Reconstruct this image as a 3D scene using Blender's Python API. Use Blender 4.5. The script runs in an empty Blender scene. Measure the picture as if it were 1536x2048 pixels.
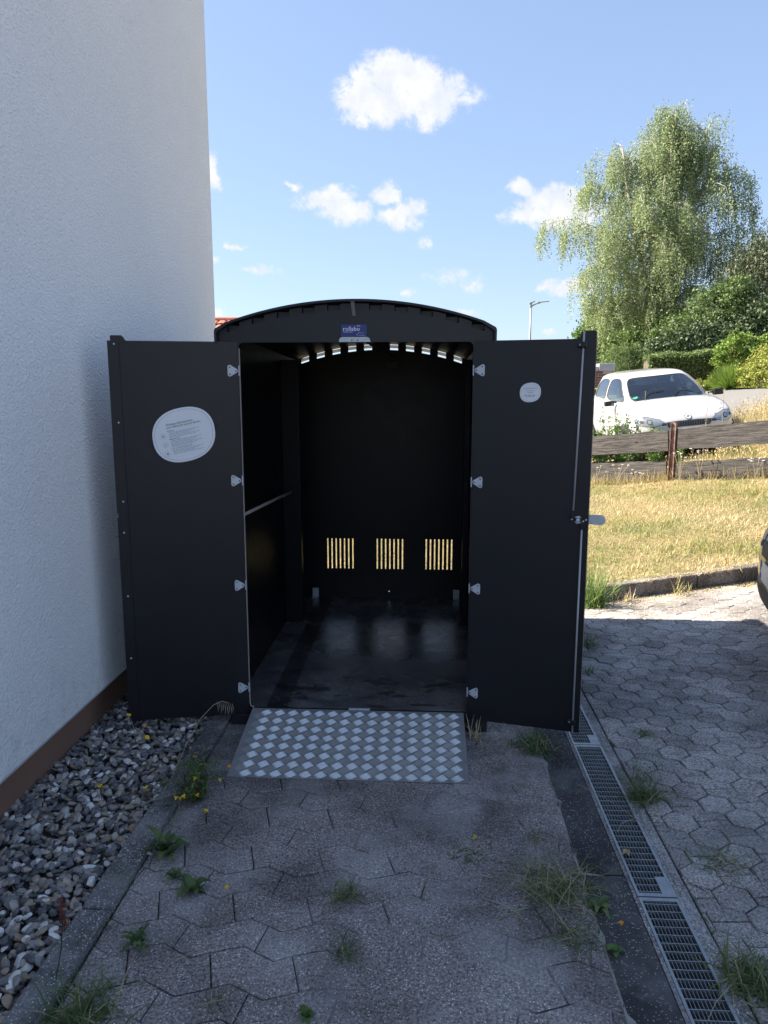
import bpy, bmesh, math, random
import numpy as np
from mathutils import Vector, Matrix, Euler
from mathutils.bvhtree import BVHTree

rnd = random.Random(7)
rng = np.random.default_rng(7)
sc = bpy.context.scene
COL = sc.collection

# ------------------------------------------------------------------ camera
cam_d = bpy.data.cameras.new("camera")
cam = bpy.data.objects.new("camera", cam_d)
COL.objects.link(cam)
cam_d.sensor_fit = 'VERTICAL'; cam_d.sensor_height = 36.0; cam_d.sensor_width = 27.0
cam_d.lens = 36.0 * 1450.0 / 2048.0
cam_d.clip_start = 0.05; cam_d.clip_end = 3000
cam.location = (0, 0, 1.55)
cam.rotation_euler = (math.radians(90 - 9.2), 0, math.atan(82 / 1450 * math.cos(math.radians(9.2))))
sc.camera = cam

# ------------------------------------------------------------------ exposure, sky, sun
sc.view_settings.view_transform = 'Standard'
sc.view_settings.look = 'None'
sc.view_settings.gamma = 1
sc.view_settings.use_curve_mapping = False
sc.view_settings.exposure = 1.97
sc.render.engine = 'CYCLES'
sc.cycles.max_bounces = 10
sc.cycles.transparent_max_bounces = 16

SUN_EL = 41.0
SUN_V = Vector((-1.0, 0.20, 0)).normalized()
SUN_AZ = math.atan2(SUN_V.x, SUN_V.y)
CLOUDS = [[-0.036, 0.9389, 0.3424, 0.034, 0.0175, 1], [-0.0329, 0.9293, 0.3679, 0.0503, 0.0249, 1], [-0.0679, 0.9357, 0.3462, 0.0432, 0.0216, 1], [0.004, 0.936, 0.3521, 0.037, 0.0287, 1], [0.0444, 0.935, 0.3519, 0.0202, 0.0155, 0.45], [-0.0806, 0.9301, 0.3583, 0.0238, 0.0179, 0.9], [-0.1659, 0.9523, 0.2563, 0.0113, 0.005, 0.8], [-0.1219, 0.9614, 0.2467, 0.0366, 0.0095, 0.8], [-0.0973, 0.9679, 0.2318, 0.0394, 0.014, 0.9], [-0.0514, 0.9663, 0.2523, 0.0151, 0.0126, 1], [-0.0339, 0.9735, 0.2262, 0.037, 0.0153, 0.9], [-0.1315, 0.9615, 0.2415, 0.0278, 0.0101, 0.8], [0.1192, 0.9604, 0.2518, 0.0149, 0.0087, 0.9], [0.1616, 0.9581, 0.2366, 0.0384, 0.0149, 1], [0.1296, 0.9666, 0.2213, 0.0364, 0.0094, 0.9], [0.1746, 0.9592, 0.2225, 0.0385, 0.0174, 1], [-0.26, 0.9282, 0.2663, 0.0092, 0.0147, 0.8], [-0.2429, 0.9521, 0.1859, 0.0114, 0.0038, 0.6], [-0.2641, 0.9495, 0.1692, 0.0089, 0.0057, 0.7], [-0.213, 0.9642, 0.1576, 0.0246, 0.0058, 0.7], [-0.0037, 0.981, 0.1938, 0.0142, 0.0071, 0.55], [0.0281, 0.9886, 0.1481, 0.0432, 0.0131, 0.5], [0.0543, 0.9886, 0.1403, 0.0262, 0.0079, 0.5], [-0.0236, 0.9908, 0.133, 0.0132, 0.0059, 0.65], [0.1871, 0.9731, 0.1346, 0.0307, 0.0096, 0.9], [0.1581, 0.9779, 0.1367, 0.0193, 0.0051, 0.7], [0.161, 0.9835, 0.082, 0.0131, 0.0059, 0.6], [-0.2719, 0.9568, 0.1033, 0.0143, 0.0084, 0.7], [0.0486, 0.9932, 0.1059, 0.0251, 0.006, 0.45], [0.3673, 0.9053, 0.2134, 0.0058, 0.0058, 0.3]]
# the sky goes on with more of the same small clouds all round
_cr = random.Random(5)
for _i in range(14):
    _a = math.radians(_cr.uniform(40, 320)); _e = math.radians(_cr.uniform(6, 32))
    CLOUDS.append([math.sin(_a) * math.cos(_e), math.cos(_a) * math.cos(_e), math.sin(_e), _cr.uniform(.03, .09), _cr.uniform(.01, .03), .9])


class NT:
    """small helper to write node trees"""
    def __init__(s, tree):
        s.t = tree; s.n = tree.nodes; s.l = tree.links
    def node(s, typ, **kw):
        nd = s.n.new(typ)
        for k, v in kw.items():
            setattr(nd, k, v)
        return nd
    def link(s, a, b):
        s.l.new(a, b)
    def put(s, sock, v):
        if isinstance(v, bpy.types.NodeSocket):
            s.l.new(v, sock)
        elif v is not None:
            sock.default_value = v
    def math(s, op, a, b=None, c=None, clamp=False):
        nd = s.node('ShaderNodeMath', operation=op, use_clamp=clamp)
        s.put(nd.inputs[0], a); s.put(nd.inputs[1], b)
        if c is not None: s.put(nd.inputs[2], c)
        return nd.outputs[0]
    def noise(s, vec, scale, detail=3, rough=.55, dist=0.0):
        nd = s.node('ShaderNodeTexNoise')
        s.put(nd.inputs['Vector'], vec)
        nd.inputs['Scale'].default_value = scale; nd.inputs['Detail'].default_value = detail
        nd.inputs['Roughness'].default_value = rough; nd.inputs['Distortion'].default_value = dist
        return nd.outputs['Fac']
    def voronoi(s, vec, scale, feature='F1', out='Distance', rand=1.0):
        nd = s.node('ShaderNodeTexVoronoi', feature=feature)
        s.put(nd.inputs['Vector'], vec)
        nd.inputs['Scale'].default_value = scale; nd.inputs['Randomness'].default_value = rand
        return nd.outputs[out]
    def ramp(s, fac, stops, interp='LINEAR'):
        nd = s.node('ShaderNodeValToRGB'); cr = nd.color_ramp; cr.interpolation = interp
        while len(cr.elements) > 1: cr.elements.remove(cr.elements[-1])
        cr.elements[0].position = stops[0][0]; cr.elements[0].color = c4(stops[0][1])
        for p, c in stops[1:]:
            e = cr.elements.new(p); e.color = c4(c)
        s.put(nd.inputs[0], fac)
        return nd.outputs[0]
    def mix(s, fac, a, b, blend='MIX'):
        nd = s.node('ShaderNodeMix', data_type='RGBA', blend_type=blend)
        s.put(nd.inputs[0], fac)
        s.put(nd.inputs[6], c4(a) if not isinstance(a, bpy.types.NodeSocket) else a)
        s.put(nd.inputs[7], c4(b) if not isinstance(b, bpy.types.NodeSocket) else b)
        return nd.outputs[2]
    def sstep(s, v, lo, hi, a=0.0, b=1.0):
        nd = s.node('ShaderNodeMapRange', interpolation_type='SMOOTHSTEP')
        s.put(nd.inputs[0], v)
        nd.inputs[1].default_value = lo; nd.inputs[2].default_value = hi
        nd.inputs[3].default_value = a; nd.inputs[4].default_value = b
        return nd.outputs[0]
    def bump(s, h, strength, dist=.01):
        nd = s.node('ShaderNodeBump'); nd.inputs['Strength'].default_value = strength
        nd.inputs['Distance'].default_value = dist
        s.put(nd.inputs['Height'], h)
        return nd.outputs[0]
    def pos(s):
        return s.node('ShaderNodeNewGeometry').outputs['Position']
    def mapping(s, vec, loc=(0, 0, 0), rot=(0, 0, 0), scale=(1, 1, 1), typ='POINT'):
        nd = s.node('ShaderNodeMapping', vector_type=typ)
        s.put(nd.inputs['Vector'], vec)
        nd.inputs['Location'].default_value = loc if typ != 'NORMAL' else (0, 0, 0)
        nd.inputs['Rotation'].default_value = rot; nd.inputs['Scale'].default_value = scale
        return nd.outputs[0]


def c4(c):
    if isinstance(c, (int, float)): return (c, c, c, 1)
    return tuple(c) + (1,) if len(c) == 3 else tuple(c)


world = bpy.data.worlds.new("World"); sc.world = world; world.use_nodes = True
wt = NT(world.node_tree); wt.n.clear()
sky = wt.node('ShaderNodeTexSky', sky_type='NISHITA')
sky.sun_disc = False
sky.sun_elevation = math.radians(SUN_EL); sky.sun_rotation = SUN_AZ
sky.altitude = 200; sky.air_density = 1.0; sky.dust_density = 0.6; sky.ozone_density = 1.6
SKY_S = 0.13
bg = wt.node('ShaderNodeBackground'); bg.inputs['Strength'].default_value = SKY_S
tc = wt.node('ShaderNodeTexCoord')
dir0 = tc.outputs['Generated']
wn = wt.node('ShaderNodeTexNoise'); wt.link(dir0, wn.inputs['Vector']); wn.inputs['Scale'].default_value = 24; wn.inputs['Detail'].default_value = 5; wn.inputs['Roughness'].default_value = .55
ws = wt.node('ShaderNodeVectorMath', operation='SUBTRACT'); wt.link(wn.outputs['Color'], ws.inputs[0]); ws.inputs[1].default_value = (.5, .5, .5)
wm = wt.node('ShaderNodeVectorMath', operation='MULTIPLY'); wt.link(ws.outputs[0], wm.inputs[0]); wm.inputs[1].default_value = (.05, .05, .035)
wa = wt.node('ShaderNodeVectorMath', operation='ADD'); wt.link(dir0, wa.inputs[0]); wt.link(wm.outputs[0], wa.inputs[1])
dirv = wa.outputs[0]
acc = None
for cx, cy, cz, su, sv, s_ in CLOUDS:
    az = math.atan2(cx, cy); el = math.asin(cz)
    # ellipsoid of directions: undo location, heading and height
    nd = wt.node('ShaderNodeMapping', vector_type='TEXTURE')
    wt.link(dirv, nd.inputs['Vector'])
    nd.inputs['Location'].default_value = (cx, cy, cz)
    nd.inputs['Rotation'].default_value = (el, 0, -az)
    nd.inputs['Scale'].default_value = (su * 1.6, 0.3, sv * 1.6)
    ln = wt.node('ShaderNodeVectorMath', operation='LENGTH'); wt.link(nd.outputs[0], ln.inputs[0])
    v = wt.math('SUBTRACT', 1.0, ln.outputs['Value'], clamp=True)
    v = wt.math('MULTIPLY', v, s_)
    acc = v if acc is None else wt.math('MAXIMUM', acc, v)
n1 = wt.noise(dir0, 30, 10, .66, .5)
n2 = wt.noise(dir0, 95, 8, .68, .3)
nn = wt.math('ADD', wt.math('MULTIPLY', wt.math('SUBTRACT', n1, .5), 1.15), wt.math('MULTIPLY', wt.math('SUBTRACT', n2, .5), .5))
dens = wt.math('ADD', wt.math('MULTIPLY', acc, 1.15), wt.math('MULTIPLY', wt.math('MULTIPLY', nn, 1.5), wt.sstep(acc, 0.0, .3)))
cf = wt.sstep(dens, .10, .70)
cf = wt.math('MULTIPLY', cf, wt.sstep(acc, 0.0, .12))
shade = wt.sstep(wt.noise(dir0, 34, 7, .62, .2), .3, .65)
ccol = wt.mix(shade, (1.65, 1.76, 1.95), (1.98, 2.0, 2.03))
gm = wt.node('ShaderNodeGamma'); gm.inputs['Gamma'].default_value = .52
wt.link(sky.outputs[0], gm.inputs['Color'])
toned = wt.mix(1.0, gm.outputs[0], (.665, .755, .93), 'MULTIPLY')
skyc = wt.mix(cf, toned, ccol)
wt.link(skyc, bg.inputs['Color'])
wo = wt.node('ShaderNodeOutputWorld'); wt.link(bg.outputs[0], wo.inputs[0])

sun_d = bpy.data.lights.new("sun", 'SUN'); sun_d.energy = 4.5; sun_d.angle = math.radians(.53); sun_d.color = (1, .90, .76)
sun = bpy.data.objects.new("sun", sun_d); COL.objects.link(sun)
tosun = Vector((SUN_V.x * math.cos(math.radians(SUN_EL)), SUN_V.y * math.cos(math.radians(SUN_EL)), math.sin(math.radians(SUN_EL))))
sun.rotation_euler = tosun.to_track_quat('Z', 'Y').to_euler()
sun.location = tosun * 60


# ------------------------------------------------------------------ helpers
def tag(o, label=None, cat=None, group=None, kind=None):
    if label: o['label'] = label
    if cat: o['category'] = cat
    if group: o['group'] = group
    if kind: o['kind'] = kind
    return o


def empty(name, loc=(0, 0, 0), rot=(0, 0, 0), parent=None):
    o = bpy.data.objects.new(name, None); COL.objects.link(o)
    o.location = loc; o.rotation_euler = rot; o.empty_display_size = .1
    if parent: o.parent = parent
    return o


def link(name, me, parent=None, loc=None, rot=None):
    o = bpy.data.objects.new(name, me); COL.objects.link(o)
    if parent: o.parent = parent
    if loc is not None: o.location = loc
    if rot is not None: o.rotation_euler = rot
    return o


def arrays_mesh(name, verts, faces, mats, midx=None, tint=None, smooth=False):
    """verts (N,3); faces: (M,k) array or list of such arrays"""
    me = bpy.data.meshes.new(name)
    if not isinstance(faces, list): faces = [faces]
    verts = np.asarray(verts, dtype=np.float32)
    me.vertices.add(len(verts)); me.vertices.foreach_set('co', verts.ravel())
    nl = sum(f.size for f in faces); nf = sum(len(f) for f in faces)
    me.loops.add(nl); me.polygons.add(nf)
    li = np.concatenate([f.ravel() for f in faces]).astype(np.int32)
    tot = np.concatenate([np.full(len(f), f.shape[1]) for f in faces]).astype(np.int32)
    st = np.concatenate([[0], np.cumsum(tot)[:-1]]).astype(np.int32)
    me.loops.foreach_set('vertex_index', li)
    me.polygons.foreach_set('loop_start', st)
    me.polygons.foreach_set('loop_total', tot)
    if smooth: me.polygons.foreach_set('use_smooth', np.ones(nf, dtype=bool))
    else: me.polygons.foreach_set('use_smooth', np.zeros(nf, dtype=bool))
    for m in (mats if isinstance(mats, (list, tuple)) else [mats]): me.materials.append(m)
    if midx is not None: me.polygons.foreach_set('material_index', np.asarray(midx, dtype=np.int32))
    me.update(calc_edges=True)
    if tint is not None:
        a = me.attributes.new('tint', 'FLOAT', 'FACE'); a.data.foreach_set('value', np.asarray(tint, dtype=np.float32))
    me.validate()
    return me


class MB:
    def __init__(s): s.v = []; s.f = []; s.m = []
    def add(s, vs, fs, m=0, M=None):
        b = len(s.v)
        for p in vs:
            p = Vector(p)
            if M is not None: p = M @ p
            s.v.append(tuple(p))
        for f in fs: s.f.append([b + i for i in f]); s.m.append(m)
        return s
    def box(s, x0, x1, y0, y1, z0, z1, m=0, M=None):
        vs = [(x0, y0, z0), (x1, y0, z0), (x1, y1, z0), (x0, y1, z0), (x0, y0, z1), (x1, y0, z1), (x1, y1, z1), (x0, y1, z1)]
        return s.add(vs, [(0, 3, 2, 1), (4, 5, 6, 7), (0, 1, 5, 4), (1, 2, 6, 5), (2, 3, 7, 6), (3, 0, 4, 7)], m, M)
    def prism(s, poly, z0, z1, m=0, M=None, bev=0, caps=True):
        """poly: CCW list of (x,y) extruded along z, top edge bevelled by bev"""
        n = len(poly); vs = [(x, y, z0) for x, y in poly]; fs = []
        if bev:
            cx = sum(p[0] for p in poly) / n; cy = sum(p[1] for p in poly) / n
            vs += [(x, y, z1 - bev) for x, y in poly]
            for x, y in poly:
                d = math.hypot(x - cx, y - cy) or 1; k = max(0, (d - bev * 1.3) / d)
                vs.append((cx + (x - cx) * k, cy + (y - cy) * k, z1))
            for i in range(n):
                j = (i + 1) % n
                fs.append((i, j, n + j, n + i)); fs.append((n + i, n + j, 2 * n + j, 2 * n + i))
            fs.append(tuple(range(2 * n, 3 * n)))
        else:
            vs += [(x, y, z1) for x, y in poly]
            for i in range(n):
                j = (i + 1) % n
                fs.append((i, j, n + j, n + i))
            fs.append(tuple(range(n, 2 * n)))
        if caps: fs.append(tuple(reversed(range(n))))
        return s.add(vs, fs, m, M)
    def tube(s, pts, r, n=6, m=0, M=None, cap=True):
        pts = [Vector(p) for p in pts]; k = len(pts)
        rr = r if isinstance(r, (list, tuple)) else [r] * k
        vs = []; fs = []
        up = Vector((0, 0, 1))
        t0 = (pts[1] - pts[0]).normalized()
        if abs(t0.dot(up)) > .9: up = Vector((1, 0, 0))
        for i, p in enumerate(pts):
            t = (pts[min(i + 1, k - 1)] - pts[max(i - 1, 0)]).normalized()
            a = t.cross(up); a = a.normalized() if a.length > 1e-6 else Vector((1, 0, 0)); b = t.cross(a)
            for j in range(n):
                an = 2 * math.pi * j / n
                vs.append(p + (a * math.cos(an) + b * math.sin(an)) * rr[i])
        for i in range(k - 1):
            for j in range(n):
                j2 = (j + 1) % n
                fs.append((i * n + j, i * n + j2, (i + 1) * n + j2, (i + 1) * n + j))
        if cap:
            fs.append(tuple(reversed(range(n)))); fs.append(tuple(range((k - 1) * n, k * n)))
        return s.add(vs, fs, m, M)
    def text(s, string, size, M, m=0, align='LEFT'):
        cu = bpy.data.curves.new('lettering', 'FONT'); cu.body = string; cu.size = size
        cu.align_x = align; cu.resolution_u = 2; cu.extrude = 0.0002
        o = bpy.data.objects.new('lettering', cu)
        me = bpy.data.meshes.new_from_object(o)
        s.add([v.co.copy() for v in me.vertices], [list(p.vertices) for p in me.polygons], m, M)
        bpy.data.objects.remove(o); bpy.data.curves.remove(cu); bpy.data.meshes.remove(me)
        return s
    def mesh(s, name, mats, smooth=False, weld=False):
        me = bpy.data.meshes.new(name); me.from_pydata(s.v, [], s.f)
        for mm in (mats if isinstance(mats, (list, tuple)) else [mats]): me.materials.append(mm)
        me.polygons.foreach_set('material_index', s.m)
        me.polygons.foreach_set('use_smooth', [bool(smooth)] * len(s.f))
        me.update()
        return me
    def build(s, name, mats, parent=None, smooth=False, loc=None, rot=None):
        return link(name, s.mesh(name, mats, smooth), parent, loc, rot)


def bevel(o, w=.003, seg=2):
    md = o.modifiers.new('edges', 'BEVEL'); md.width = w; md.segments = seg; md.limit_method = 'ANGLE'; md.angle_limit = math.radians(40)
    return o


def material(name):
    m = bpy.data.materials.new(name); m.use_nodes = True
    t = NT(m.node_tree); t.n.clear()
    out = t.node('ShaderNodeOutputMaterial')
    p = t.node('ShaderNodeBsdfPrincipled'); t.link(p.outputs[0], out.inputs[0])
    t.p = p; t.out = out; t.mat = m
    return m, t


def simple(name, col, rough=.6, metal=0.0, spec=.5, var=.12, vscale=8, bump=0.0, bscale=200, bdist=.001, coat=0.0):
    m, t = material(name)
    P = t.pos()
    n = t.noise(P, vscale, 4)
    dark = tuple(c * (1 - var) for c in col); light = tuple(min(1, c * (1 + var)) for c in col)
    t.link(t.ramp(n, [(.3, dark), (.7, light)]), t.p.inputs['Base Color'])
    t.p.inputs['Metallic'].default_value = metal
    t.p.inputs['Specular IOR Level'].default_value = spec
    t.link(t.sstep(t.noise(P, vscale * 3.1, 3), .25, .75, max(0, rough - .06), min(1, rough + .08)), t.p.inputs['Roughness'])
    t.p.inputs['Coat Weight'].default_value = coat
    if bump: t.link(t.bump(t.noise(P, bscale, 3), bump, bdist), t.p.inputs['Normal'])
    return m


# ---- concrete stones
def concrete(name, c0, c1, speck=(.78, .77, .76), dark=(.10, .095, .095), scale=1.0, rndvar=.18, moss=0.0):
    m, t = material(name)
    P = t.pos()
    oi = t.node('ShaderNodeObjectInfo')
    base = t.ramp(t.noise(P, 5 * scale, 5, .6), [(.3, c0), (.7, c1)])
    fine = t.noise(P, 120 * scale, 5, .8)
    base = t.mix(t.sstep(fine, .42, .56), t.mix(.78, base, (0.05, 0.047, 0.047)), base)
    # light grains
    g = t.voronoi(t.mapping(P, loc=(3.1, 1.7, .2)), 215 * scale, out='Color')
    gs = t.node('ShaderNodeSeparateColor'); t.link(g, gs.inputs[0])
    gd = t.voronoi(t.mapping(P, loc=(3.1, 1.7, .2)), 215 * scale)
    grain = t.math('MULTIPLY', t.math('GREATER_THAN', gs.outputs[0], .87), t.math('LESS_THAN', gd, .45))
    base = t.mix(grain, base, t.mix(gs.outputs[1], speck, tuple(x * .6 for x in speck)))
    # dark aggregate chips, larger, in worn patches
    g2 = t.voronoi(t.mapping(P, loc=(9.1, 4.7, .5)), 62 * scale, out='Color')
    gs2 = t.node('ShaderNodeSeparateColor'); t.link(g2, gs2.inputs[0])
    gd2 = t.voronoi(t.mapping(P, loc=(9.1, 4.7, .5)), 62 * scale)
    worn = t.sstep(t.noise(P, 3.1, 4, .6), .46, .62)
    chip = t.math('MULTIPLY', t.math('GREATER_THAN', gs2.outputs[0], .84), t.math('LESS_THAN', gd2, .30))
    chip = t.math('MULTIPLY', chip, t.sstep(t.noise(P, 3.1, 4, .6), .4, .6))
    base = t.mix(chip, base, dark)
    if moss:
        base = t.mix(t.math('MULTIPLY', t.sstep(t.noise(P, 7, 6, .7), .52, .72), moss), base, (.035, .045, .025))
    stain = t.sstep(t.noise(P, 1.7, 6, .62, .4), .36, .62, .58, 1.15)
    base = t.mix(1.0, base, stain, 'MULTIPLY')
    base = t.mix(t.math('MULTIPLY', worn, .35), base, t.mix(.5, base, speck))
    # per stone shade
    hs = t.node('ShaderNodeHueSaturation'); t.link(base, hs.inputs['Color'])
    t.link(t.sstep(oi.outputs['Random'], 0, 1, 1 - rndvar, 1 + rndvar), hs.inputs['Value'])
    t.link(hs.outputs[0], t.p.inputs['Base Color'])
    t.p.inputs['Roughness'].default_value = .88
    t.p.inputs['Specular IOR Level'].default_value = .3
    h = t.math('ADD', t.math('MULTIPLY', fine, .8), t.math('MULTIPLY', t.noise(P, 40 * scale, 4, .7), 1.2))
    h = t.math('SUBTRACT', h, t.math('MULTIPLY', chip, .6))
    h = t.math('MULTIPLY', h, t.sstep(worn, 0, 1, .6, 1.4))
    t.link(t.bump(h, .9, .004), t.p.inputs['Normal'])
    return m


M_pathstone = concrete('path concrete', (.29, .25, .23), (.385, .335, .315), rndvar=.07)
M_drivestone = concrete('driveway concrete', (.35, .315, .29), (.46, .42, .39), speck=(.65, .65, .64))
M_kerb = concrete('kerb concrete', (.15, .145, .14), (.24, .23, .225), rndvar=.1, moss=.6)
M_kerbwarm = concrete('weathered kerb concrete', (.13, .11, .09), (.24, .205, .17), rndvar=.1, moss=.3)
M_dark = concrete('dark edging concrete', (.055, .053, .055), (.09, .088, .09), rndvar=.1, speck=(.45, .45, .45))
M_plank = concrete('edging slab concrete', (.2, .185, .175), (.3, .28, .265), rndvar=.1)
M_chan = concrete('channel concrete', (.26, .24, .23), (.34, .32, .31), rndvar=.05)

# joint bed
M_bed, t = material('joint sand')
P = t.pos()
sx = t.node('ShaderNodeSeparateXYZ'); t.link(P, sx.inputs[0])
right = t.sstep(sx.outputs[0], -.5, -.05)
sand = t.math('MULTIPLY', right, t.sstep(t.noise(P, 4, 3), .36, .5))
sand = t.math('MULTIPLY', sand, t.sstep(sx.outputs[0], .62, .8, 1, 0))
bc = t.mix(sand, t.ramp(t.noise(P, 30, 4), [(.3, (.02, .019, .017)), (.6, (.075, .068, .06)), (.75, (.04, .055, .025))]), (.30, .28, .265))
t.link(bc, t.p.inputs['Base Color']); t.p.inputs['Roughness'].default_value = .95
t.link(t.bump(t.noise(P, 300, 3), .6, .004), t.p.inputs['Normal'])

# stucco
M_stucco, t = material('white stucco')
P = t.pos()
sxs = t.node('ShaderNodeSeparateXYZ'); t.link(P, sxs.inputs[0])
spl = t.math('MULTIPLY', t.sstep(sxs.outputs[2], .2, .62, .45, 0), t.sstep(t.noise(P, 18, 6, .75), .45, .7))
t.link(t.mix(spl, t.ramp(t.noise(P, 1.2, 6, .6), [(.3, (.87, .86, .845)), (.7, (.92, .91, .895))]), (.6, .56, .5)), t.p.inputs['Base Color'])
t.p.inputs['Roughness'].default_value = .9; t.p.inputs['Specular IOR Level'].default_value = .25
h = t.math('ADD', t.noise(P, 76, 3, .55, .9), t.math('MULTIPLY', t.voronoi(P, 110, 'SMOOTH_F1'), .6))
h = t.math('ADD', h, t.math('MULTIPLY', t.noise(P, 260, 2), .25))
t.link(t.bump(h, .95, .008), t.p.inputs['Normal'])

M_plinth = simple('brown plinth paint', (.24, .135, .095), .85, var=.1, vscale=3, bump=.4, bscale=120, bdist=.002)
M_drip = simple('grey drip rail', (.42, .42, .42), .5, spec=.5)
M_tile = simple('red roof tile', (.36, .12, .08), .8, var=.35, vscale=4)
M_housewall = simple('far plaster', (.6, .57, .52), .9)


def gravelmat():
    m, t = material('gravel stone')
    P = t.pos()
    a = t.node('ShaderNodeAttribute', attribute_name='tint')
    c = t.ramp(a.outputs['Fac'], [(0, (.08, .078, .08)), (.2, (.16, .155, .16)), (.42, (.25, .24, .24)), (.6, (.34, .27, .20)), (.72, (.42, .39, .35)), (.8, (.28, .18, .10)), (.87, (.55, .53, .5)), (1, (.85, .82, .78))])
    v = t.noise(P, 60, 5, .7, 1.5)
    c = t.mix(t.math('MULTIPLY', t.sstep(v, .5, .7), .55), c, (.30, .29, .28))
    c = t.mix(t.math('MULTIPLY', t.sstep(t.noise(P, 45, 4, .6), .55, .7), .5), c, (.05, .045, .04))
    t.link(c, t.p.inputs['Base Color']); t.p.inputs['Roughness'].default_value = .72
    t.link(t.bump(t.noise(P, 220, 4, .6), .5, .002), t.p.inputs['Normal'])
    return m


M_gravel = gravelmat()
M_soil = simple('dark soil', (.085, .075, .065), .95, var=.5, vscale=30, bump=.6, bscale=150, bdist=.006)


# black laminate of the shed
def laminate(name, col, r0, r1):
    m, t = material(name)
    P = t.pos()
    t.link(t.ramp(t.noise(P, 2.2, 5, .6), [(.3, tuple(c * .9 for c in col)), (.7, tuple(c * 1.12 for c in col))]), t.p.inputs['Base Color'])
    dust = t.noise(P, 14, 6, .7)
    streak = t.noise(t.mapping(P, scale=(9, 9, .7)), 2.2, 6, .7)
    sm = t.math('MULTIPLY', t.sstep(streak, .5, .78), t.sstep(t.noise(P, 3.3, 5, .65), .42, .7))
    t.link(t.mix(t.math('MULTIPLY', sm, .35), t.p.inputs['Base Color'].links[0].from_socket, tuple(c * 2.0 + .003 for c in col)), t.p.inputs['Base Color'])
    t.link(t.sstep(dust, .3, .75, r0, r1), t.p.inputs['Roughness'])
    t.p.inputs['Specular IOR Level'].default_value = .5
    t.link(t.bump(t.noise(P, 700, 2), .05, .0006), t.p.inputs['Normal'])
    return m


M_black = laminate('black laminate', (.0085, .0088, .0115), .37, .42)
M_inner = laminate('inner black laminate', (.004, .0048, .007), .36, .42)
M_roof = laminate('black roof sheet', (.016, .017, .02), .42, .52)
M_inner.node_tree.nodes['Principled BSDF'].inputs['Specular IOR Level'].default_value = .28
M_rubber = simple('black rubber', (.012, .012, .012), .8)
M_edge = simple('raw panel edge', (.36, .31, .28), .7)
M_steel = simple('galvanised steel', (.30, .32, .335), .42, metal=.6, var=.15, vscale=30)
M_bolt = simple('bolt head', (.2, .21, .22), .4, metal=.5)
M_zinc = simple('zinc hinge plate', (.55, .58, .62), .45, metal=.2, var=.08, vscale=40)
M_rod = simple('steel rod', (.42, .42, .42), .4, metal=.15)
M_plastic = simple('black plastic', (.01, .01, .011), .45)
M_strap = simple('grey strap', (.2, .17, .15), .8)
M_signwhite = simple('white sign', (.80, .81, .83), .4, var=.02)
M_signline = simple('sign grey print', (.33, .36, .42), .6)
M_signtext = simple('sign dark print', (.09, .10, .13), .6)
M_signpale = simple('sign pale ring', (.48, .53, .60), .4, var=.02)
M_logo = simple('navy sticker', (.03, .045, .20), .35, var=.04)
M_logotext = simple('white print', (.92, .93, .95), .5, var=.02)

# floor of the shed
M_floor, t = material('shed floor')
P = t.pos(); sx = t.node('ShaderNodeSeparateXYZ'); t.link(P, sx.inputs[0])
dirt = t.noise(P, 5, 7, .68, .4)
c = t.ramp(dirt, [(.3, (.04, .04, .042)), (.5, (.10, .098, .10)), (.72, (.22, .205, .195))])
spk = t.voronoi(P, 110, out='Color'); ss = t.node('ShaderNodeSeparateColor'); t.link(spk, ss.inputs[0])
spd = t.voronoi(P, 110)
spk = t.math('MULTIPLY', t.math('GREATER_THAN', ss.outputs[0], .93), t.math('LESS_THAN', spd, .22))
spk = t.math('MULTIPLY', spk, t.sstep(sx.outputs[1], 4.3, 3.6))
c = t.mix(spk, c, (.35, .34, .33))
# tyre track of dust
tx = t.math('ABSOLUTE', t.math('SUBTRACT', sx.outputs[0], t.math('ADD', -.69, t.math('MULTIPLY', t.math('SUBTRACT', sx.outputs[1], 3.3), -.01))))
inb = t.sstep(tx, .045, .055, 1, 0)
wv = t.node('ShaderNodeTexWave', wave_type='BANDS', bands_direction='Y'); t.link(P, wv.inputs['Vector'])
wv.inputs['Scale'].default_value = 14; wv.inputs['Distortion'].default_value = 1.5
tr = t.math('MULTIPLY', inb, t.sstep(wv.outputs['Fac'], .3, .6, 1, .45))
c = t.mix(t.math('MULTIPLY', tr, .9), c, (.006, .006, .006))
pud = t.sstep(t.noise(t.mapping(P, scale=(1, 1.8, 1)), 7, 4, .5), .56, .62)
pud = t.math('MULTIPLY', pud, t.sstep(sx.outputs[1], 3.8, 3.5))
c = t.mix(t.math('MULTIPLY', pud, .7), c, (.005, .005, .006))
t.link(c, t.p.inputs['Base Color'])
rg = t.sstep(dirt, .35, .7, .13, .28)
t.p.inputs['Specular IOR Level'].default_value = .9
rg = t.math('ADD', rg, t.sstep(sx.outputs[1], 4.1, 3.5, 0, .3))
t.link(rg, t.p.inputs['Roughness'])
t.link(t.bump(t.math('ADD', t.noise(P, 180, 4, .7), t.math('MULTIPLY', spk, 2)), .35, .0015), t.p.inputs['Normal'])

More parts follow.
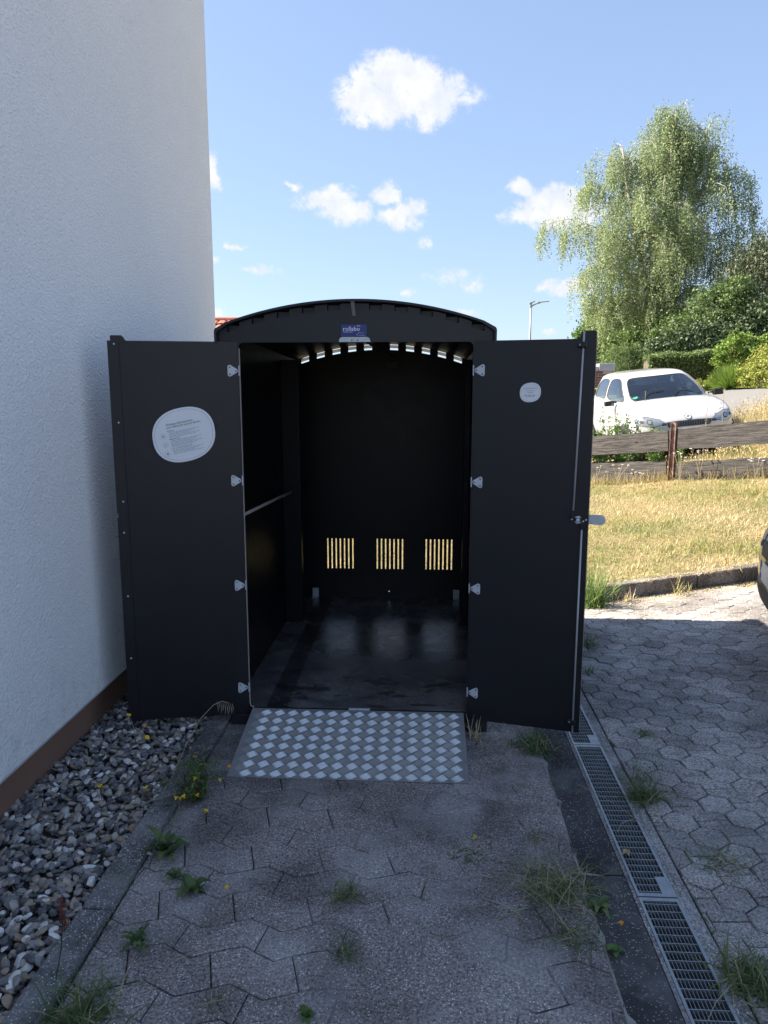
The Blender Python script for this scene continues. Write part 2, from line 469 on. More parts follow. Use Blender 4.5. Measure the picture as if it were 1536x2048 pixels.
# ramp plate
M_alu, t = material('aluminium plate')
P = t.pos()
t.link(t.ramp(t.noise(P, 9, 5, .6), [(.3, (.27, .28, .285)), (.7, (.36, .365, .37))]), t.p.inputs['Base Color'])
t.p.inputs['Metallic'].default_value = .35
t.link(t.sstep(t.noise(P, 60, 4), .3, .7, .38, .55), t.p.inputs['Roughness'])
M_alubar, t = material('glint-toned tread bar')  # lighter copy: reflection of bars slanting one way put into the colour
P = t.pos()
t.link(t.ramp(t.noise(P, 9, 5, .6), [(.3, (.74, .76, .79)), (.7, (.84, .85, .87))]), t.p.inputs['Base Color'])
t.p.inputs['Metallic'].default_value = .8; t.p.inputs['Roughness'].default_value = .3
M_alubar2, t = material('dull-toned tread bar')  # duller copy for the opposite slant, its weaker reflection painted in
P = t.pos()
t.link(t.ramp(t.noise(P, 9, 5, .6), [(.3, (.66, .65, .63)), (.7, (.78, .76, .74))]), t.p.inputs['Base Color'])
t.p.inputs['Metallic'].default_value = .6; t.p.inputs['Roughness'].default_value = .45


# foliage
def leafmat(name, stops, trans=.3, rough=.55):
    m, t = material(name)
    a = t.node('ShaderNodeAttribute', attribute_name='tint')
    c = t.ramp(a.outputs['Fac'], stops)
    t.link(c, t.p.inputs['Base Color']); t.p.inputs['Roughness'].default_value = rough
    t.p.inputs['Specular IOR Level'].default_value = .35
    tr = t.node('ShaderNodeBsdfTranslucent'); t.link(c, tr.inputs['Color'])
    mx = t.node('ShaderNodeMixShader'); mx.inputs[0].default_value = trans
    t.link(t.p.outputs[0], mx.inputs[1]); t.link(tr.outputs[0], mx.inputs[2]); t.link(mx.outputs[0], t.out.inputs[0])
    return m


M_birch = leafmat('birch leaf', [(0, (.17, .225, .12)), (.5, (.28, .355, .18)), (.85, (.40, .46, .24)), (1, (.54, .57, .32))], .42)
M_green = leafmat('green leaf', [(0, (.06, .10, .03)), (.5, (.11, .17, .055)), (1, (.2, .27, .09))], .3)
M_darkgreen = leafmat('dark leaf', [(0, (.03, .05, .025)), (.5, (.06, .095, .04)), (1, (.12, .16, .07))], .2)
M_larch = leafmat('brownish conifer', [(0, (.035, .055, .03)), (.5, (.075, .10, .05)), (.85, (.13, .15, .08)), (1, (.28, .24, .15))], .15)
M_bright = leafmat('bright leaf', [(0, (.10, .17, .03)), (.5, (.17, .27, .05)), (1, (.3, .38, .08))], .35)
M_yellowgreen = leafmat('yellow green leaf', [(0, (.16, .2, .04)), (.5, (.26, .3, .06)), (1, (.42, .42, .1))], .3)
M_dry = leafmat('dry grass', [(0, (.13, .2, .045)), (.12, (.28, .29, .09)), (.3, (.44, .38, .17)), (.7, (.57, .50, .30)), (.85, (.46, .29, .14)), (1, (.78, .69, .45))], .25, .7)
M_weed = leafmat('weed green', [(0, (.05, .085, .03)), (.5, (.10, .16, .055)), (.85, (.18, .23, .08)), (1, (.42, .36, .2))], .3)
M_lightweed = leafmat('fresh weed', [(0, (.07, .13, .03)), (.6, (.13, .22, .06)), (1, (.25, .32, .1))], .35)
M_drystalk = simple('dry stalk', (.33, .27, .19), .8)
M_redstalk = simple('red brown seed', (.16, .045, .03), .85)
M_darkstalk = simple('dark stalk', (.03, .03, .025), .8)
M_yellow = simple('yellow flower', (.85, .62, .02), .6, var=.1)
M_orange = simple('orange flower', (.8, .38, .03), .6, var=.1)
M_white = simple('white umbel', (.75, .74, .66), .8)
M_bark = simple('bark', (.12, .095, .075), .9, var=.4, vscale=12, bump=.6, bscale=40, bdist=.01)
M_birchbark = simple('birch bark', (.27, .25, .22), .8, var=.5, vscale=6, bump=.3, bscale=30, bdist=.01)


# ------------------------------------------------------------------ terrain
def edge_y(x):
    x = np.asarray(x, dtype=float)
    return np.where(x < 1.15, 5.28, 5.28 + .315 * (np.minimum(x, 12) - 1.15))


def pave_z(x):
    return .06 * np.maximum(0, np.asarray(x, dtype=float) - 1.0)


CP = np.array([(-3, 5.3, 0), (-3, 12, .1), (-12, 10, 0), (-12, 30, .6), (0, 5.3, .03), (1.15, 5.3, .1), (2.8, 5.82, .2), (4.5, 6.35, .3), (9, 7.8, .6),
               (0, 8, .08), (1.5, 9, .12), (2.5, 11, .2), (3.32, 9.9, .4), (4.16, 9, .58), (5.6, 8.4, .8), (3.2, 12, .46), (4.8, 12, .62),
               (3.4, 14.8, .62), (5, 14.6, .8), (5.8, 12, .95), (7, 12, 1.15), (6.5, 16, 1.25), (8, 19, 1.55), (7.5, 21, 1.6), (4.6, 20, 1.15),
               (0, 20, .9), (8.5, 24, 1.8), (12, 30, 2.4), (11, 36, 2.2), (0, 40, 1.5), (-20, 60, 1.5), (20, 60, 3.0), (60, 60, 3.5), (12, 12, 1.8), (20, 20, 2.6),
               (30, 5.3, 1.6), (60, 12, 2), (-60, 20, 0), (0, 200, 1.5), (150, 200, 3), (-150, 200, 0), (200, 8, 2), (-200, 8, 0), (0, 420, 1.5), (420, 420, 3), (-420, 420, 0)], dtype=float)


def _rbf_fit():
    n = len(CP); D = np.linalg.norm(CP[:, None, :2] - CP[None, :, :2], axis=2)
    A = np.zeros((n + 3, n + 3)); A[:n, :n] = D; A[:n, n] = 1; A[:n, n + 1:] = CP[:, :2]; A[n, :n] = 1; A[n + 1:, :n] = CP[:, :2].T
    b = np.zeros(n + 3); b[:n] = CP[:, 2]
    return np.linalg.solve(A, b)


_W = _rbf_fit()


def terr(x, y):
    x = np.atleast_1d(np.asarray(x, dtype=float)).ravel(); y = np.atleast_1d(np.asarray(y, dtype=float)).ravel()
    out = np.empty(len(x))
    for i in range(0, len(x), 20000):
        xs = x[i:i + 20000]; ys = y[i:i + 20000]
        D = np.sqrt((xs[:, None] - CP[None, :, 0]) ** 2 + (ys[:, None] - CP[None, :, 1]) ** 2)
        out[i:i + 20000] = D @ _W[:-3] + _W[-3] + _W[-2] * xs + _W[-1] * ys
    bumps = .018 * np.sin(x * 3.1 + y * 1.3) * np.sin(y * 2.7 - x * .9) + .01 * np.sin(x * 9.1 + 1) * np.sin(y * 8.3)
    return out + bumps * np.clip((y - edge_y(x)) / 1.0, 0, 1)


def tz(x, y):
    return float(terr([x], [y])[0])


def grid_mesh(name, X, Y, Z, mat, smooth=True):
    r, c = X.shape
    v = np.stack([X.ravel(), Y.ravel(), Z.ravel()], 1)
    i = np.arange(r * c).reshape(r, c)
    f = np.stack([i[:-1, :-1].ravel(), i[:-1, 1:].ravel(), i[1:, 1:].ravel(), i[1:, :-1].ravel()], 1)
    return arrays_mesh(name, v, f, mat, smooth=smooth)


M_ground, t = material('dry lawn soil')
P = t.pos()
c = t.ramp(t.noise(P, 1.6, 6, .65), [(.3, (.12, .15, .045)), (.42, (.24, .21, .09)), (.6, (.36, .27, .13)), (.75, (.28, .16, .08))])
c = t.mix(t.sstep(t.noise(P, 45, 5, .7), .35, .65), t.mix(.55, c, (.06, .045, .02)), c)
t.link(c, t.p.inputs['Base Color']); t.p.inputs['Roughness'].default_value = .95
t.link(t.bump(t.noise(P, 60, 5, .7), .9, .03), t.p.inputs['Normal'])

xs = np.unique(np.concatenate([[-420, -250, -150, -90, -60, -40, -25, -18], np.arange(-12, 0, .6), np.arange(0, 9, .2), np.arange(9, 20, .6), [22, 26, 30, 40, 60, 90, 150, 250, 420]]))
vs_ = np.concatenate([[.05], np.arange(.15, 8, .2), np.arange(8, 34, .6), [36, 40, 46, 55, 70, 90, 130, 200, 300, 414]])
X, V = np.meshgrid(xs, vs_)
Y = edge_y(X) + V
Z = terr(X, Y).reshape(X.shape)
X0, V0 = np.meshgrid(xs, np.array([-426., -60, -20, -8, -4, -1, .03]))
Y0 = edge_y(X0) + V0
Z0 = pave_z(np.minimum(X0, 12)) - .1
me = grid_mesh('ground', np.vstack([X0, X]), np.vstack([Y0, Y]), np.vstack([Z0, Z]), M_ground)
ground = tag(link('ground', me), kind='structure')

# road behind the fence
M_asphalt, t = material('asphalt')
P = t.pos()
t.link(t.ramp(t.noise(P, 60, 5, .7), [(.3, (.12, .118, .115)), (.7, (.2, .195, .19))]), t.p.inputs['Base Color'])
t.p.inputs['Roughness'].default_value = .9
t.link(t.bump(t.noise(P, 160, 4), .5, .004), t.p.inputs['Normal'])
M_pink = simple('reddish pavement', (.42, .3, .25), .85, var=.15, vscale=3)


def ribbon(name, pts, lo, hi, mat, dz, n=90):
    pts = np.array(pts, dtype=float)
    s = np.concatenate([[0], np.cumsum(np.linalg.norm(np.diff(pts, axis=0), axis=1))])
    q = np.linspace(0, s[-1], n)
    cx = np.interp(q, s, pts[:, 0]); cy = np.interp(q, s, pts[:, 1])
    k = np.ones(7) / 7
    cx = np.convolve(np.pad(cx, 3, 'edge'), k, 'valid'); cy = np.convolve(np.pad(cy, 3, 'edge'), k, 'valid')
    tx_ = np.gradient(cx); ty_ = np.gradient(cy); L = np.hypot(tx_, ty_)
    nx, ny = -ty_ / L, tx_ / L
    w = np.linspace(lo, hi, 9)
    X = cx[None, :] + w[:, None] * nx[None, :]; Y = cy[None, :] + w[:, None] * ny[None, :]
    Z = terr(X, Y).reshape(X.shape) + dz
    return tag(link(name, grid_mesh(name, X, Y, Z, mat)), kind='structure')


ROADP = [(-60, 17), (-15, 16.5), (2, 15.2), (5, 16), (9, 19), (18, 24), (60, 36)]
ribbon('road', ROADP, -3.0, 2.8, M_asphalt, .05)
ribbon('pavement', ROADP, 2.82, 4.1, M_pink, .09)

# ------------------------------------------------------------------ paving
JOINT = .0022


def clip_poly(poly, a, b, c):
    """keep a*x+b*y<=c"""
    out = []
    for i in range(len(poly)):
        p, q = poly[i], poly[(i + 1) % len(poly)]
        dp = a * p[0] + b * p[1] - c; dq = a * q[0] + b * q[1] - c
        if dp <= 0: out.append(p)
        if (dp < 0 < dq) or (dq < 0 < dp):
            s = dp / (dp - dq); out.append((p[0] + (q[0] - p[0]) * s, p[1] + (q[1] - p[1]) * s))
    return out


def area(p):
    return .5 * sum(p[i][0] * p[(i + 1) % len(p)][1] - p[(i + 1) % len(p)][0] * p[i][1] for i in range(len(p)))


def inset(p, d):
    """inset a roughly convex CCW polygon by d (vertex normals)"""
    n = len(p); out = []
    for i in range(n):
        a, b, c = Vector(p[i - 1]), Vector(p[i]), Vector(p[(i + 1) % n])
        e1 = (b - a).normalized(); e2 = (c - b).normalized()
        n1 = Vector((-e1.y, e1.x)); n2 = Vector((-e2.y, e2.x)); m = n1 + n2
        if m.length < 1e-5: m = n1
        m.normalize(); k = d / max(.5, m.dot(n1)); q = b + m * k
        out.append((q.x, q.y))
    return out


def stone_geo(poly, th=.05, bev=.0035, JT=None):
    JT = JT or JOINT
    p0 = inset(poly, JT); p1 = inset(poly, JT + bev * 1.2); n = len(poly)
    vs = [(x, y, -th) for x, y in p0] + [(x, y, -bev) for x, y in p0] + [(x, y, 0) for x, y in p1]
    fs = []
    for i in range(n):
        j = (i + 1) % n
        fs.append((i, j, n + j, n + i)); fs.append((n + i, n + j, 2 * n + j, 2 * n + i))
    fs.append(tuple(range(2 * n, 3 * n)))
    return vs, fs


# path stones left of the edging strip: long interlocking stones with wavy sides
path = empty('paved_path'); tag(path, kind='structure')
Pp, hh = .234, .122
OX, OY = -.357, 2.032      # a joint foot
wA = [(0, 0), (.22, .017), (.40, .027), (.6, 0), (.80, -.023), (1, 0)]
wB = [(0, 0), (.19, .017), (.44, -.011), (.62, -.031), (.85, -.013), (1, 0)]


def wave(w, t):
    t0 = t - math.floor(t)
    for i in range(len(w) - 1):
        if w[i][0] <= t0 <= w[i + 1][0] + 1e-9:
            s = (t0 - w[i][0]) / (w[i + 1][0] - w[i][0]); return w[i][1] + (w[i + 1][1] - w[i][1]) * s
    return 0


def bpts(kind, row_y, x0, x1):
    w = wA if kind == 'A' else wB; ph = 0 if kind == 'A' else .17 * Pp
    n0 = math.floor((x0 - OX - ph) / Pp) - 1; pts = []
    for n in range(n0, n0 + 5):
        for tt, _ in w[:-1]:
            x = OX + ph + (n + tt) * Pp
            if x0 + 1e-4 < x < x1 - 1e-4: pts.append((x, row_y + wave(w, tt)))
    f = lambda x: row_y + wave(w, (x - OX - ph) / Pp)
    return [(x0, f(x0))] + pts + [(x1, f(x1))]


PX0, PX1, PY0, PY1 = -.928, .522, .75, 3.9
shared = {}
cnt = 0
for k in range(-14, 12):
    ytop = OY + k * 2 * hh          # boundary a (kind A) at the top of row A; b below; next a below that
    for n in range(-6, 8):
        for row in 'AB':
            if row == 'A':
                xa0, xa1 = OX + n * Pp, OX + (n + 1) * Pp
                xb0, xb1 = xa0 + .17 * Pp, xa1 + .17 * Pp
                top = bpts('A', ytop, xa0, xa1); bot = bpts('B', ytop - hh, xb0, xb1)
            else:
                xa0 = OX + .17 * Pp + .44 * Pp + n * Pp; xa1 = xa0 + Pp
                xb0 = OX + .53 * Pp + n * Pp; xb1 = xb0 + Pp
                top = bpts('B', ytop - hh, xa0, xa1); bot = bpts('A', ytop - 2 * hh, xb0, xb1)
            poly = bot + list(reversed(top))
            minx = min(p[0] for p in poly); maxx = max(p[0] for p in poly); miny = min(p[1] for p in poly); maxy = max(p[1] for p in poly)
            if maxx < PX0 or minx > PX1 or maxy < PY0 or miny > PY1: continue
            cx, cy = (minx + maxx) / 2, (miny + maxy) / 2
            cut = minx < PX0 or maxx > PX1
            z = rnd.uniform(-.0014, .0014)
            if cut:
                poly = clip_poly(poly, -1, 0, -PX0); poly = clip_poly(poly, 1, 0, PX1) if poly else poly
                if len(poly) < 3 or abs(area(poly)) < .00012: continue
                vs, fs = stone_geo([(x - cx, y - cy) for x, y in poly], .05, .0024, .0019); mb = MB(); mb.add(vs, fs); me = mb.mesh('paving_stone', M_pathstone)
            else:
                if row not in shared:
                    vs, fs = stone_geo([(x - cx, y - cy) for x, y in poly], .05, .0024, .0019); mb = MB(); mb.add(vs, fs); shared[row] = mb.mesh('paving_stone', M_pathstone)
                me = shared[row]
            o = link('paving_stone', me, path, (cx, cy, z), (rnd.gauss(0, .005), rnd.gauss(0, .004), rnd.gauss(0, .004)))
            cnt += 1

# right driveway: hexagons with slanted stones between them
drive = empty('driveway'); tag(drive, kind='structure')
W = .118; RH = W * .866; RR = W / math.sqrt(3)
ang = math.radians(3.5); ca, sa = math.cos(ang), math.sin(ang)
HX, HY = 1.099, 3.03
DX0 = .85
stones = []
for r in range(-24, 34):
    for c_ in range(-30, 60):
        ux = (c_ + .5 * r) * W; uy = -r * RH
        cx = HX + ux * ca - uy * sa; cy = HY + ux * sa + uy * ca
        if cx < DX0 - .2 or cx > 5.2 or cy < .7 or cy > float(edge_y(cx)) + .1: continue
        if c_ % 2 == 0:
            loc = [(RR * math.sin(math.radians(60 * i)), RR * math.cos(math.radians(60 * i))) for i in range(6)]
            kind = 'hex'
        else:
            # lower half of this cell joined with the upper half of the cell one row down, half a cell right
            w2 = W / 2; a = RR / 2
            loc = [(-w2, 0), (-w2, -a), (0, -RR), (0, -RH), (W, -RH), (W, -RH + a), (w2, -a), (w2, 0)]
            kind = 'slant'
        loc = loc if area(loc) > 0 else loc[::-1]
        wp = [(cx + x * ca - y * sa, cy + x * sa + y * ca) for x, y in loc]
        d = math.hypot(cx, cy)
        # in the picture?
        u = cx / cy
        stones.append((d, kind, cx, cy, wp, loc))
stones.sort(key=lambda s: s[0])
EXW = lambda x: float(edge_y(x))
joined = MB(); indiv = 0; sh = {}
for d, kind, cx, cy, wp, loc in stones:
    z = float(pave_z(cx)) + rnd.uniform(-.0018, .0018)
    minx = min(p[0] for p in wp); maxy = max(p[1] for p in wp)
    cut = minx < DX0 or maxy > EXW(cx) - .02
    poly = wp
    if cut:
        poly = clip_poly(poly, -1, 0, -DX0)
        if len(poly) >= 3: poly = clip_poly(poly, -.315, 1, 5.28 - .315 * 1.15 - .005) if cx > 1.15 else clip_poly(poly, 0, 1, 5.275)
        if len(poly) < 3 or abs(area(poly)) < .0006: continue
    inview = cx / cy < .56 and cx / cy > .2 and cy > 1.25 and (cx > .22 * cy)
    tilt = (rnd.gauss(0, .005), rnd.gauss(0, .005) - (.06 if cx > 1 else 0), 0)
    if inview and indiv < 298:
        if cut:
            vs, fs = stone_geo([(x - cx, y - cy) for x, y in poly]); mb = MB(); mb.add(vs, fs); me = mb.mesh('paving_stone', M_drivestone)
        else:
            if kind not in sh:
                vs, fs = stone_geo([(x - cx, y - cy) for x, y in poly]); mb = MB(); mb.add(vs, fs); sh[kind] = mb.mesh('paving_stone', M_drivestone)
            me = sh[kind]
        link('paving_stone', me, drive, (cx, cy, z), tilt); indiv += 1
    else:
        vs, fs = stone_geo([(x - cx, y - cy) for x, y in poly])
        joined.add(vs, fs, 0, Matrix.Translation((cx, cy, z)) @ Euler(tilt).to_matrix().to_4x4())
tag(joined.build('far_paving_stones', M_drivestone, drive), kind='stuff')

# bed under all the stones
bx = np.concatenate([[-1.56], np.arange(-1.5, 3, .1), np.arange(3, 12, .5), [14]])
bv = np.concatenate([[-14, -8, -6], np.arange(-5.2, 0, .1), [0]])
X, V = np.meshgrid(bx, bv); Y = edge_y(X) + V
Z = pave_z(X) - .0085 + .002 * np.sin(X * 23) * np.sin(Y * 19)
Z = np.where((X > -.35) & (X < .53), Z + .0055, Z)
inchan = (X > .66) & (X < .82)
Z = np.where(inchan, Z - .2, Z); Z = np.where(X < -.93, -.045, Z)
tag(link('joint_sand', grid_mesh('joint_sand', X, Y, Z, M_bed)), kind='structure')

# far part of the paving behind the camera and to the right, too far from view to be laid out stone by stone
mb = MB()
mb.add([(-1.0, -9, -.002), (.5, -9, -.002), (.5, .72, -.002), (-1.0, .72, -.002)], [(0, 1, 2, 3)])
mb.add([(.9, -9, 0), (14, -9, .78), (14, .68, .78), (.9, .68, 0)], [(0, 1, 2, 3)])
tag(mb.build('driveway_surface', M_drivestone), kind='structure')

# dark edging strip between path and drain
edging = empty('edging_strip'); tag(edging, kind='structure')
y = .2
ends = [.2, 1.196, 2.196, 3.196, 4.196, 5.2]
for a, b in zip(ends[:-1], ends[1:]):
    mb = MB(); mb.prism([(.527, a + .003), (.664, a + .003), (.664, b - .003), (.527, b - .003)], -.08, -.004, bev=.004)
    mb.build('edging_slab', M_dark, edging, rot=(0, 0, 0))

# left kerb of the gravel bed and the slab beside it
kerb = empty('gravel_kerb'); tag(kerb, kind='structure')
def quad_slab(name, parent, x0a, x1a, ya, x0b, x1b, yb, z0, z1, mat, bev=.008):
    mb = MB(); mb.prism([(x0a, ya), (x1a, ya), (x1b, yb), (x0b, yb)], z0, z1, bev=bev)
    return bevel(mb.build(name, mat, parent), .004, 2)
ky = [.1, .925, 1.925, 2.925, 3.925, 5.2]
for a, b in zip(ky[:-1], ky[1:]):
    fx = lambda yy, s: (-1.03 + .012 * (yy - 1.6)) if s == 0 else (-.937 + .012 * (yy - 1.6))
    quad_slab('kerb_stone', kerb, fx(a, 0), fx(a, 1), a + .003, fx(b, 0), fx(b, 1), b - .003, -.12, .022, M_kerb, .012)
quad_slab('kerb_stone', kerb, -.915, -.80, 2.70, -.905, -.78, 3.72, -.1, .008, M_plank, .005)

# lawn kerb
lk = empty('lawn_kerb'); tag(lk, kind='structure')
dk = Vector((1, .315, 0)).normalized(); x = 1.17
for i in range(7):
    p = Vector((x, 5.28 + .315 * (x - 1.15), 0)); q = p + dk * (.995)
    zp = float(pave_z(p.x)); zq = float(pave_z(q.x))
    n_ = Vector((-dk.y, dk.x, 0)) * .08
    j = rnd.uniform(-.006, .006)
    mb = MB()
    a, b, c_, d_ = p, q, q + n_, p + n_
    vs = [(a.x, a.y, zp - .1), (b.x, b.y, zq - .1), (c_.x, c_.y, zq - .1), (d_.x, d_.y, zp - .1), (a.x, a.y, zp + .115 + j), (b.x, b.y, zq + .115 + j), (c_.x, c_.y, zq + .12 + j), (d_.x, d_.y, zp + .12 + j)]
    mb.add(vs, [(0, 3, 2, 1), (4, 5, 6, 7), (0, 1, 5, 4), (1, 2, 6, 5), (2, 3, 7, 6), (3, 0, 4, 7)])
    bevel(mb.build('kerb_stone', M_kerbwarm, lk), .012, 3)
    x = (q + dk * .006).x

# ------------------------------------------------------------------ drain channel with grates
drain = empty('drainage_channel', (.74, 2.6, 0)); tag(drain, 'narrow floor drain with galvanised mesh grates between dark edging and hexagon paving', 'drain')
mb = MB()
mb.box(-.074, -.062, -2.5, 2.6, -.2, -.002); mb.box(.062, .074, -2.5, 2.6, -.2, -.002)
mb.box(-.0618, .0618, -2.5, 2.6, -.2, -.16)
mb.build('channel_body', M_chan, drain)
mb = MB(); mb.box(.0745, .106, -2.5, 2.6, -.12, -.003)
bevel(mb.build('concrete_rim', M_chan, drain), .003)
cb = MB(); cb.box(-.0595, .0595, -.0011, .0011, -.021, -.001); m_cross = cb.mesh('cross_bar', M_steel)
sb = MB(); sb.box(-.0006, .0006, -.485, .485, -.022, -.0035); m_slat = sb.mesh('long_slat', M_steel)
fb = MB()
fb.box(-.0610, -.0525, -.497, .497, -.024, 0); fb.box(.0525, .0610, -.497, .497, -.024, 0)
fb.box(-.0525, .0525, -.497, -.482, -.024, 0); fb.box(-.0525, .0525, .482, .497, -.024, 0)
m_frame = fb.mesh('grate', M_steel)
lp = MB(); lp.box(.020, .0523, -.4818, -.40, -.006, -.0004); m_lock = lp.mesh('lock_plate', M_steel)
gy0 = 2.088
for i in range(-2, 4):
    if i == -2: continue
    yc = gy0 + .5 + i * 1.0 - 2.6
    g = link('grate', m_frame, drain, (0, yc, 0))
    if i in (-1, 0, 1):
        for k in range(30):
            link('cross_bar', m_cross, g, (0, -.472 + k * .0325, -.0008))
        for k in range(9):
            link('long_slat', m_slat, g, (-.0525 + (k + 1) * .0105, 0, 0))
        link('lock_plate', m_lock, g)
    else:
        mb2 = MB()
        for k in range(30): mb2.box(-.0525, .0525, -.472 + k * .0325 - .001, -.472 + k * .0325 + .001, -.021, -.001)
        for k in range(9): mb2.box(-.0525 + (k + 1) * .0105 - .0006, -.0525 + (k + 1) * .0105 + .0006, -.482, .482, -.022, -.0035)
        mb2.build('bar_mesh', M_steel, g)

# ------------------------------------------------------------------ gravel
ico = bmesh.new(); bmesh.ops.create_icosphere(ico, subdivisions=2, radius=1)
IV = np.array([v.co[:] for v in ico.verts]); IF = np.array([[v.index for v in f.verts] for f in ico.faces]); ico.free()
variants = []
for k in range(24):
    nrm = rng.normal(size=(11, 3)); nrm /= np.linalg.norm(nrm, axis=1)[:, None]
    dd = rng.uniform(.5, 1.0, 11)
    pr = IV @ nrm.T; s_ = np.where(pr > 1e-3, dd[None, :] / np.maximum(pr, 1e-3), 9)
    s_ = (np.sum(np.minimum(s_, 9) ** -22.0, axis=1)) ** (-1 / 22.0)
    v = IV * np.minimum(s_, 1.15)[:, None]
    v *= np.array([1, rng.uniform(.6, .95), rng.uniform(.36, .6)])
    variants.append(v)
GV = []; GF = []; GT = []; base = 0
def add_stone(x, y, z, s, tilt=.5):
    global base
    v = variants[rng.integers(24)] * s
    e = Euler((rng.normal(0, tilt), rng.normal(0, tilt), rng.uniform(0, 6.28))).to_matrix()
    v = v @ np.array(e).T + np.array([x, y, z])
    GV.append(v); GF.append(IF + base); base += len(v)
    GT.append(np.full(len(IF), rng.random() ** 1.05))
pts = []
y = .9
sp = .0245
while y < 4.4:
    x = -1.56
    while x < -1.02:
        pts.append((x + rng.normal(0, .008), y + rng.normal(0, .008))); x += sp
    y += sp
for x, y in pts:
    s = 1.0 * rng.choice([.012, .016, .019, .024], p=[.22, .36, .30, .12]) * rng.uniform(.85, 1.2)
    kx = -1.035 + .012 * (y - 1.6)
    if x > kx: continue
    add_stone(x, y, rng.normal(-.012, .007) + .012 * (x < -1.45), s)
for i in range(1500):
    x = rng.uniform(-1.55, -1.03); y = rng.uniform(1.0, 4.0)
    add_stone(x, y, rng.uniform(.0, .012), rng.uniform(.012, .021), .4)
for i in range(14):
    y = rng.uniform(1.3, 2.7); add_stone(rng.uniform(-1.02, -.90), y, .03 if rng.random() < .5 else .012, rng.uniform(.007, .012), .3)
me = arrays_mesh('gravel', np.concatenate(GV), np.concatenate(GF), M_gravel, tint=np.concatenate(GT), smooth=True)
try: me.set_sharp_from_angle(angle=math.radians(24))
except Exception: pass
tag(link('gravel', me), 'grey brown and white gravel along the house wall', 'gravel', kind='stuff')
mb = MB(); mb.add([(-1.6, -4, -.03), (-1.02, -4, -.03), (-1.02, 5.28, -.03), (-1.6, 5.28, -.03)], [(0, 1, 2, 3)])
tag(mb.build('soil_bed', M_soil), kind='structure')

# ------------------------------------------------------------------ house with the white wall
house = empty('house', (-1.485, 5.2, 0)); tag(house, 'white stuccoed house wall above a brown painted plinth', 'house')
mb = MB(); mb.box(-9, 0, -14, 0, .2, 4.95); mb.build('wall', M_stucco, house)
mb = MB(); mb.box(-8.95, -.062, -13.95, -.06, -.3, .1995); mb.build('plinth', M_plinth, house)
mb = MB(); mb.box(-.06, .004, -14.0, .004, .194, .1985); mb.build('drip_edge', M_drip, house)
mb = MB()
mb.add([(.02, -14.1, 4.96), (.02, .0, 4.96), (-4.5, .0, 7.1), (-4.5, -14.1, 7.1), (-9.22, -14.1, 4.86), (-9.22, .0, 4.86),
        (.02, -14.1, 5.06), (.02, .0, 5.06), (-4.5, .0, 7.25), (-4.5, -14.1, 7.25), (-9.22, -14.1, 4.98), (-9.22, .0, 4.98)],
       [(0, 1, 2, 3), (3, 2, 5, 4), (6, 9, 8, 7), (9, 10, 11, 8), (0, 6, 7, 1), (4, 5, 11, 10), (1, 7, 8, 2), (2, 8, 11, 5), (0, 3, 9, 6), (3, 4, 10, 9), (0, 4, 5, 1)])
mb.build('roof', M_tile, house)  # out of view; added and trimmed for the shadow edge on the paving

# ------------------------------------------------------------------ the shed
SX0, SX1, SC = -.914, .302, -.306
YF, YB = 3.2, 5.115
R_ = (.608 ** 2 + .113 ** 2) / (2 * .113)
def arch(x, dz=0):
    d = min(abs(x - SC), .608)
    return 1.948 + dz - (R_ - math.sqrt(R_ * R_ - d * d))
shed = empty('storage_shed', (0, 0, 0)); tag(shed, 'open black box shed with arched roof and two wide open doors', 'shed')
OX0, OX1, OZ0, OZ1 = -.816, .206, .09, 1.774
notch = [s * (.09 + .110 * k) for k in range(5) for s in (-1, 1)]
def notched(x):
    return any(abs((x - SC) - n) < .0275 for n in notch)
# front frame: jambs, sill and arched header
def arched_panel(y0, y1, zlow, dz, drop, mb, deep):
    brk = sorted(set([SX0 + .012, SX1 - .012] + [SC + n + e * .0275 for n in notch for e in (-1, 1)] + list(np.linspace(SX0 + .012, SX1 - .012, 41))))
    for a, b in zip(brk[:-1], brk[1:]):
        if b - a < 1e-5: continue
        nt = notched((a + b) / 2)
        za = arch(a, dz) - (deep if nt else drop); zb = arch(b, dz) - (deep if nt else drop)
        mb.add([(a, y0, zlow), (b, y0, zlow), (b, y1, zlow), (a, y1, zlow), (a, y0, za), (b, y0, zb), (b, y1, zb), (a, y1, za)],
               [(0, 3, 2, 1), (4, 5, 6, 7), (0, 1, 5, 4), (2, 3, 7, 6), (1, 2, 6, 5), (3, 0, 4, 7)])
mb = MB()
arched_panel(YF, YF + .012, OZ1, 0, .012, mb, .036)
mb.box(SX0 + .012, OX0, YF, YF + .012, .055, OZ1); mb.box(OX1, SX1 - .012, YF, YF + .012, .055, OZ1)
mb.box(OX0, OX1, YF, YF + .012, .055, OZ0 - .002)
# rounded upper corners of the opening
for sx_, xx in ((1, OX0), (-1, OX1)):
    r = .022; pts = [(xx, OZ1)] + [(xx + sx_ * (r - r * math.sin(a)), OZ1 - r + r * math.cos(a)) for a in np.linspace(0, math.pi / 2, 6)]
    n = len(pts)
    vs = [(p[0], YF, p[1]) for p in pts] + [(p[0], YF + .012, p[1]) for p in pts]
    mb.add(vs, [tuple(range(n)), tuple(reversed(range(n, 2 * n)))] + [(i, i + 1, n + i + 1, n + i) for i in range(1, n - 1)])
mb.build('front_panel', M_black, shed)
mb = MB(); mb.box(OX0 + .0005, OX0 + .0035, YF + .0003, YF + .0117, OZ0 + .02, OZ1 - .025)
mb.tube([(OX0 + .002, YF + .004, OZ0 + .022), (OX0 + .006, YF + .003, OZ0 + .006), (OX0 + .022, YF + .002, OZ0 - .001)], .003, 5)
mb.build('raw_panel_edge', M_edge, shed)
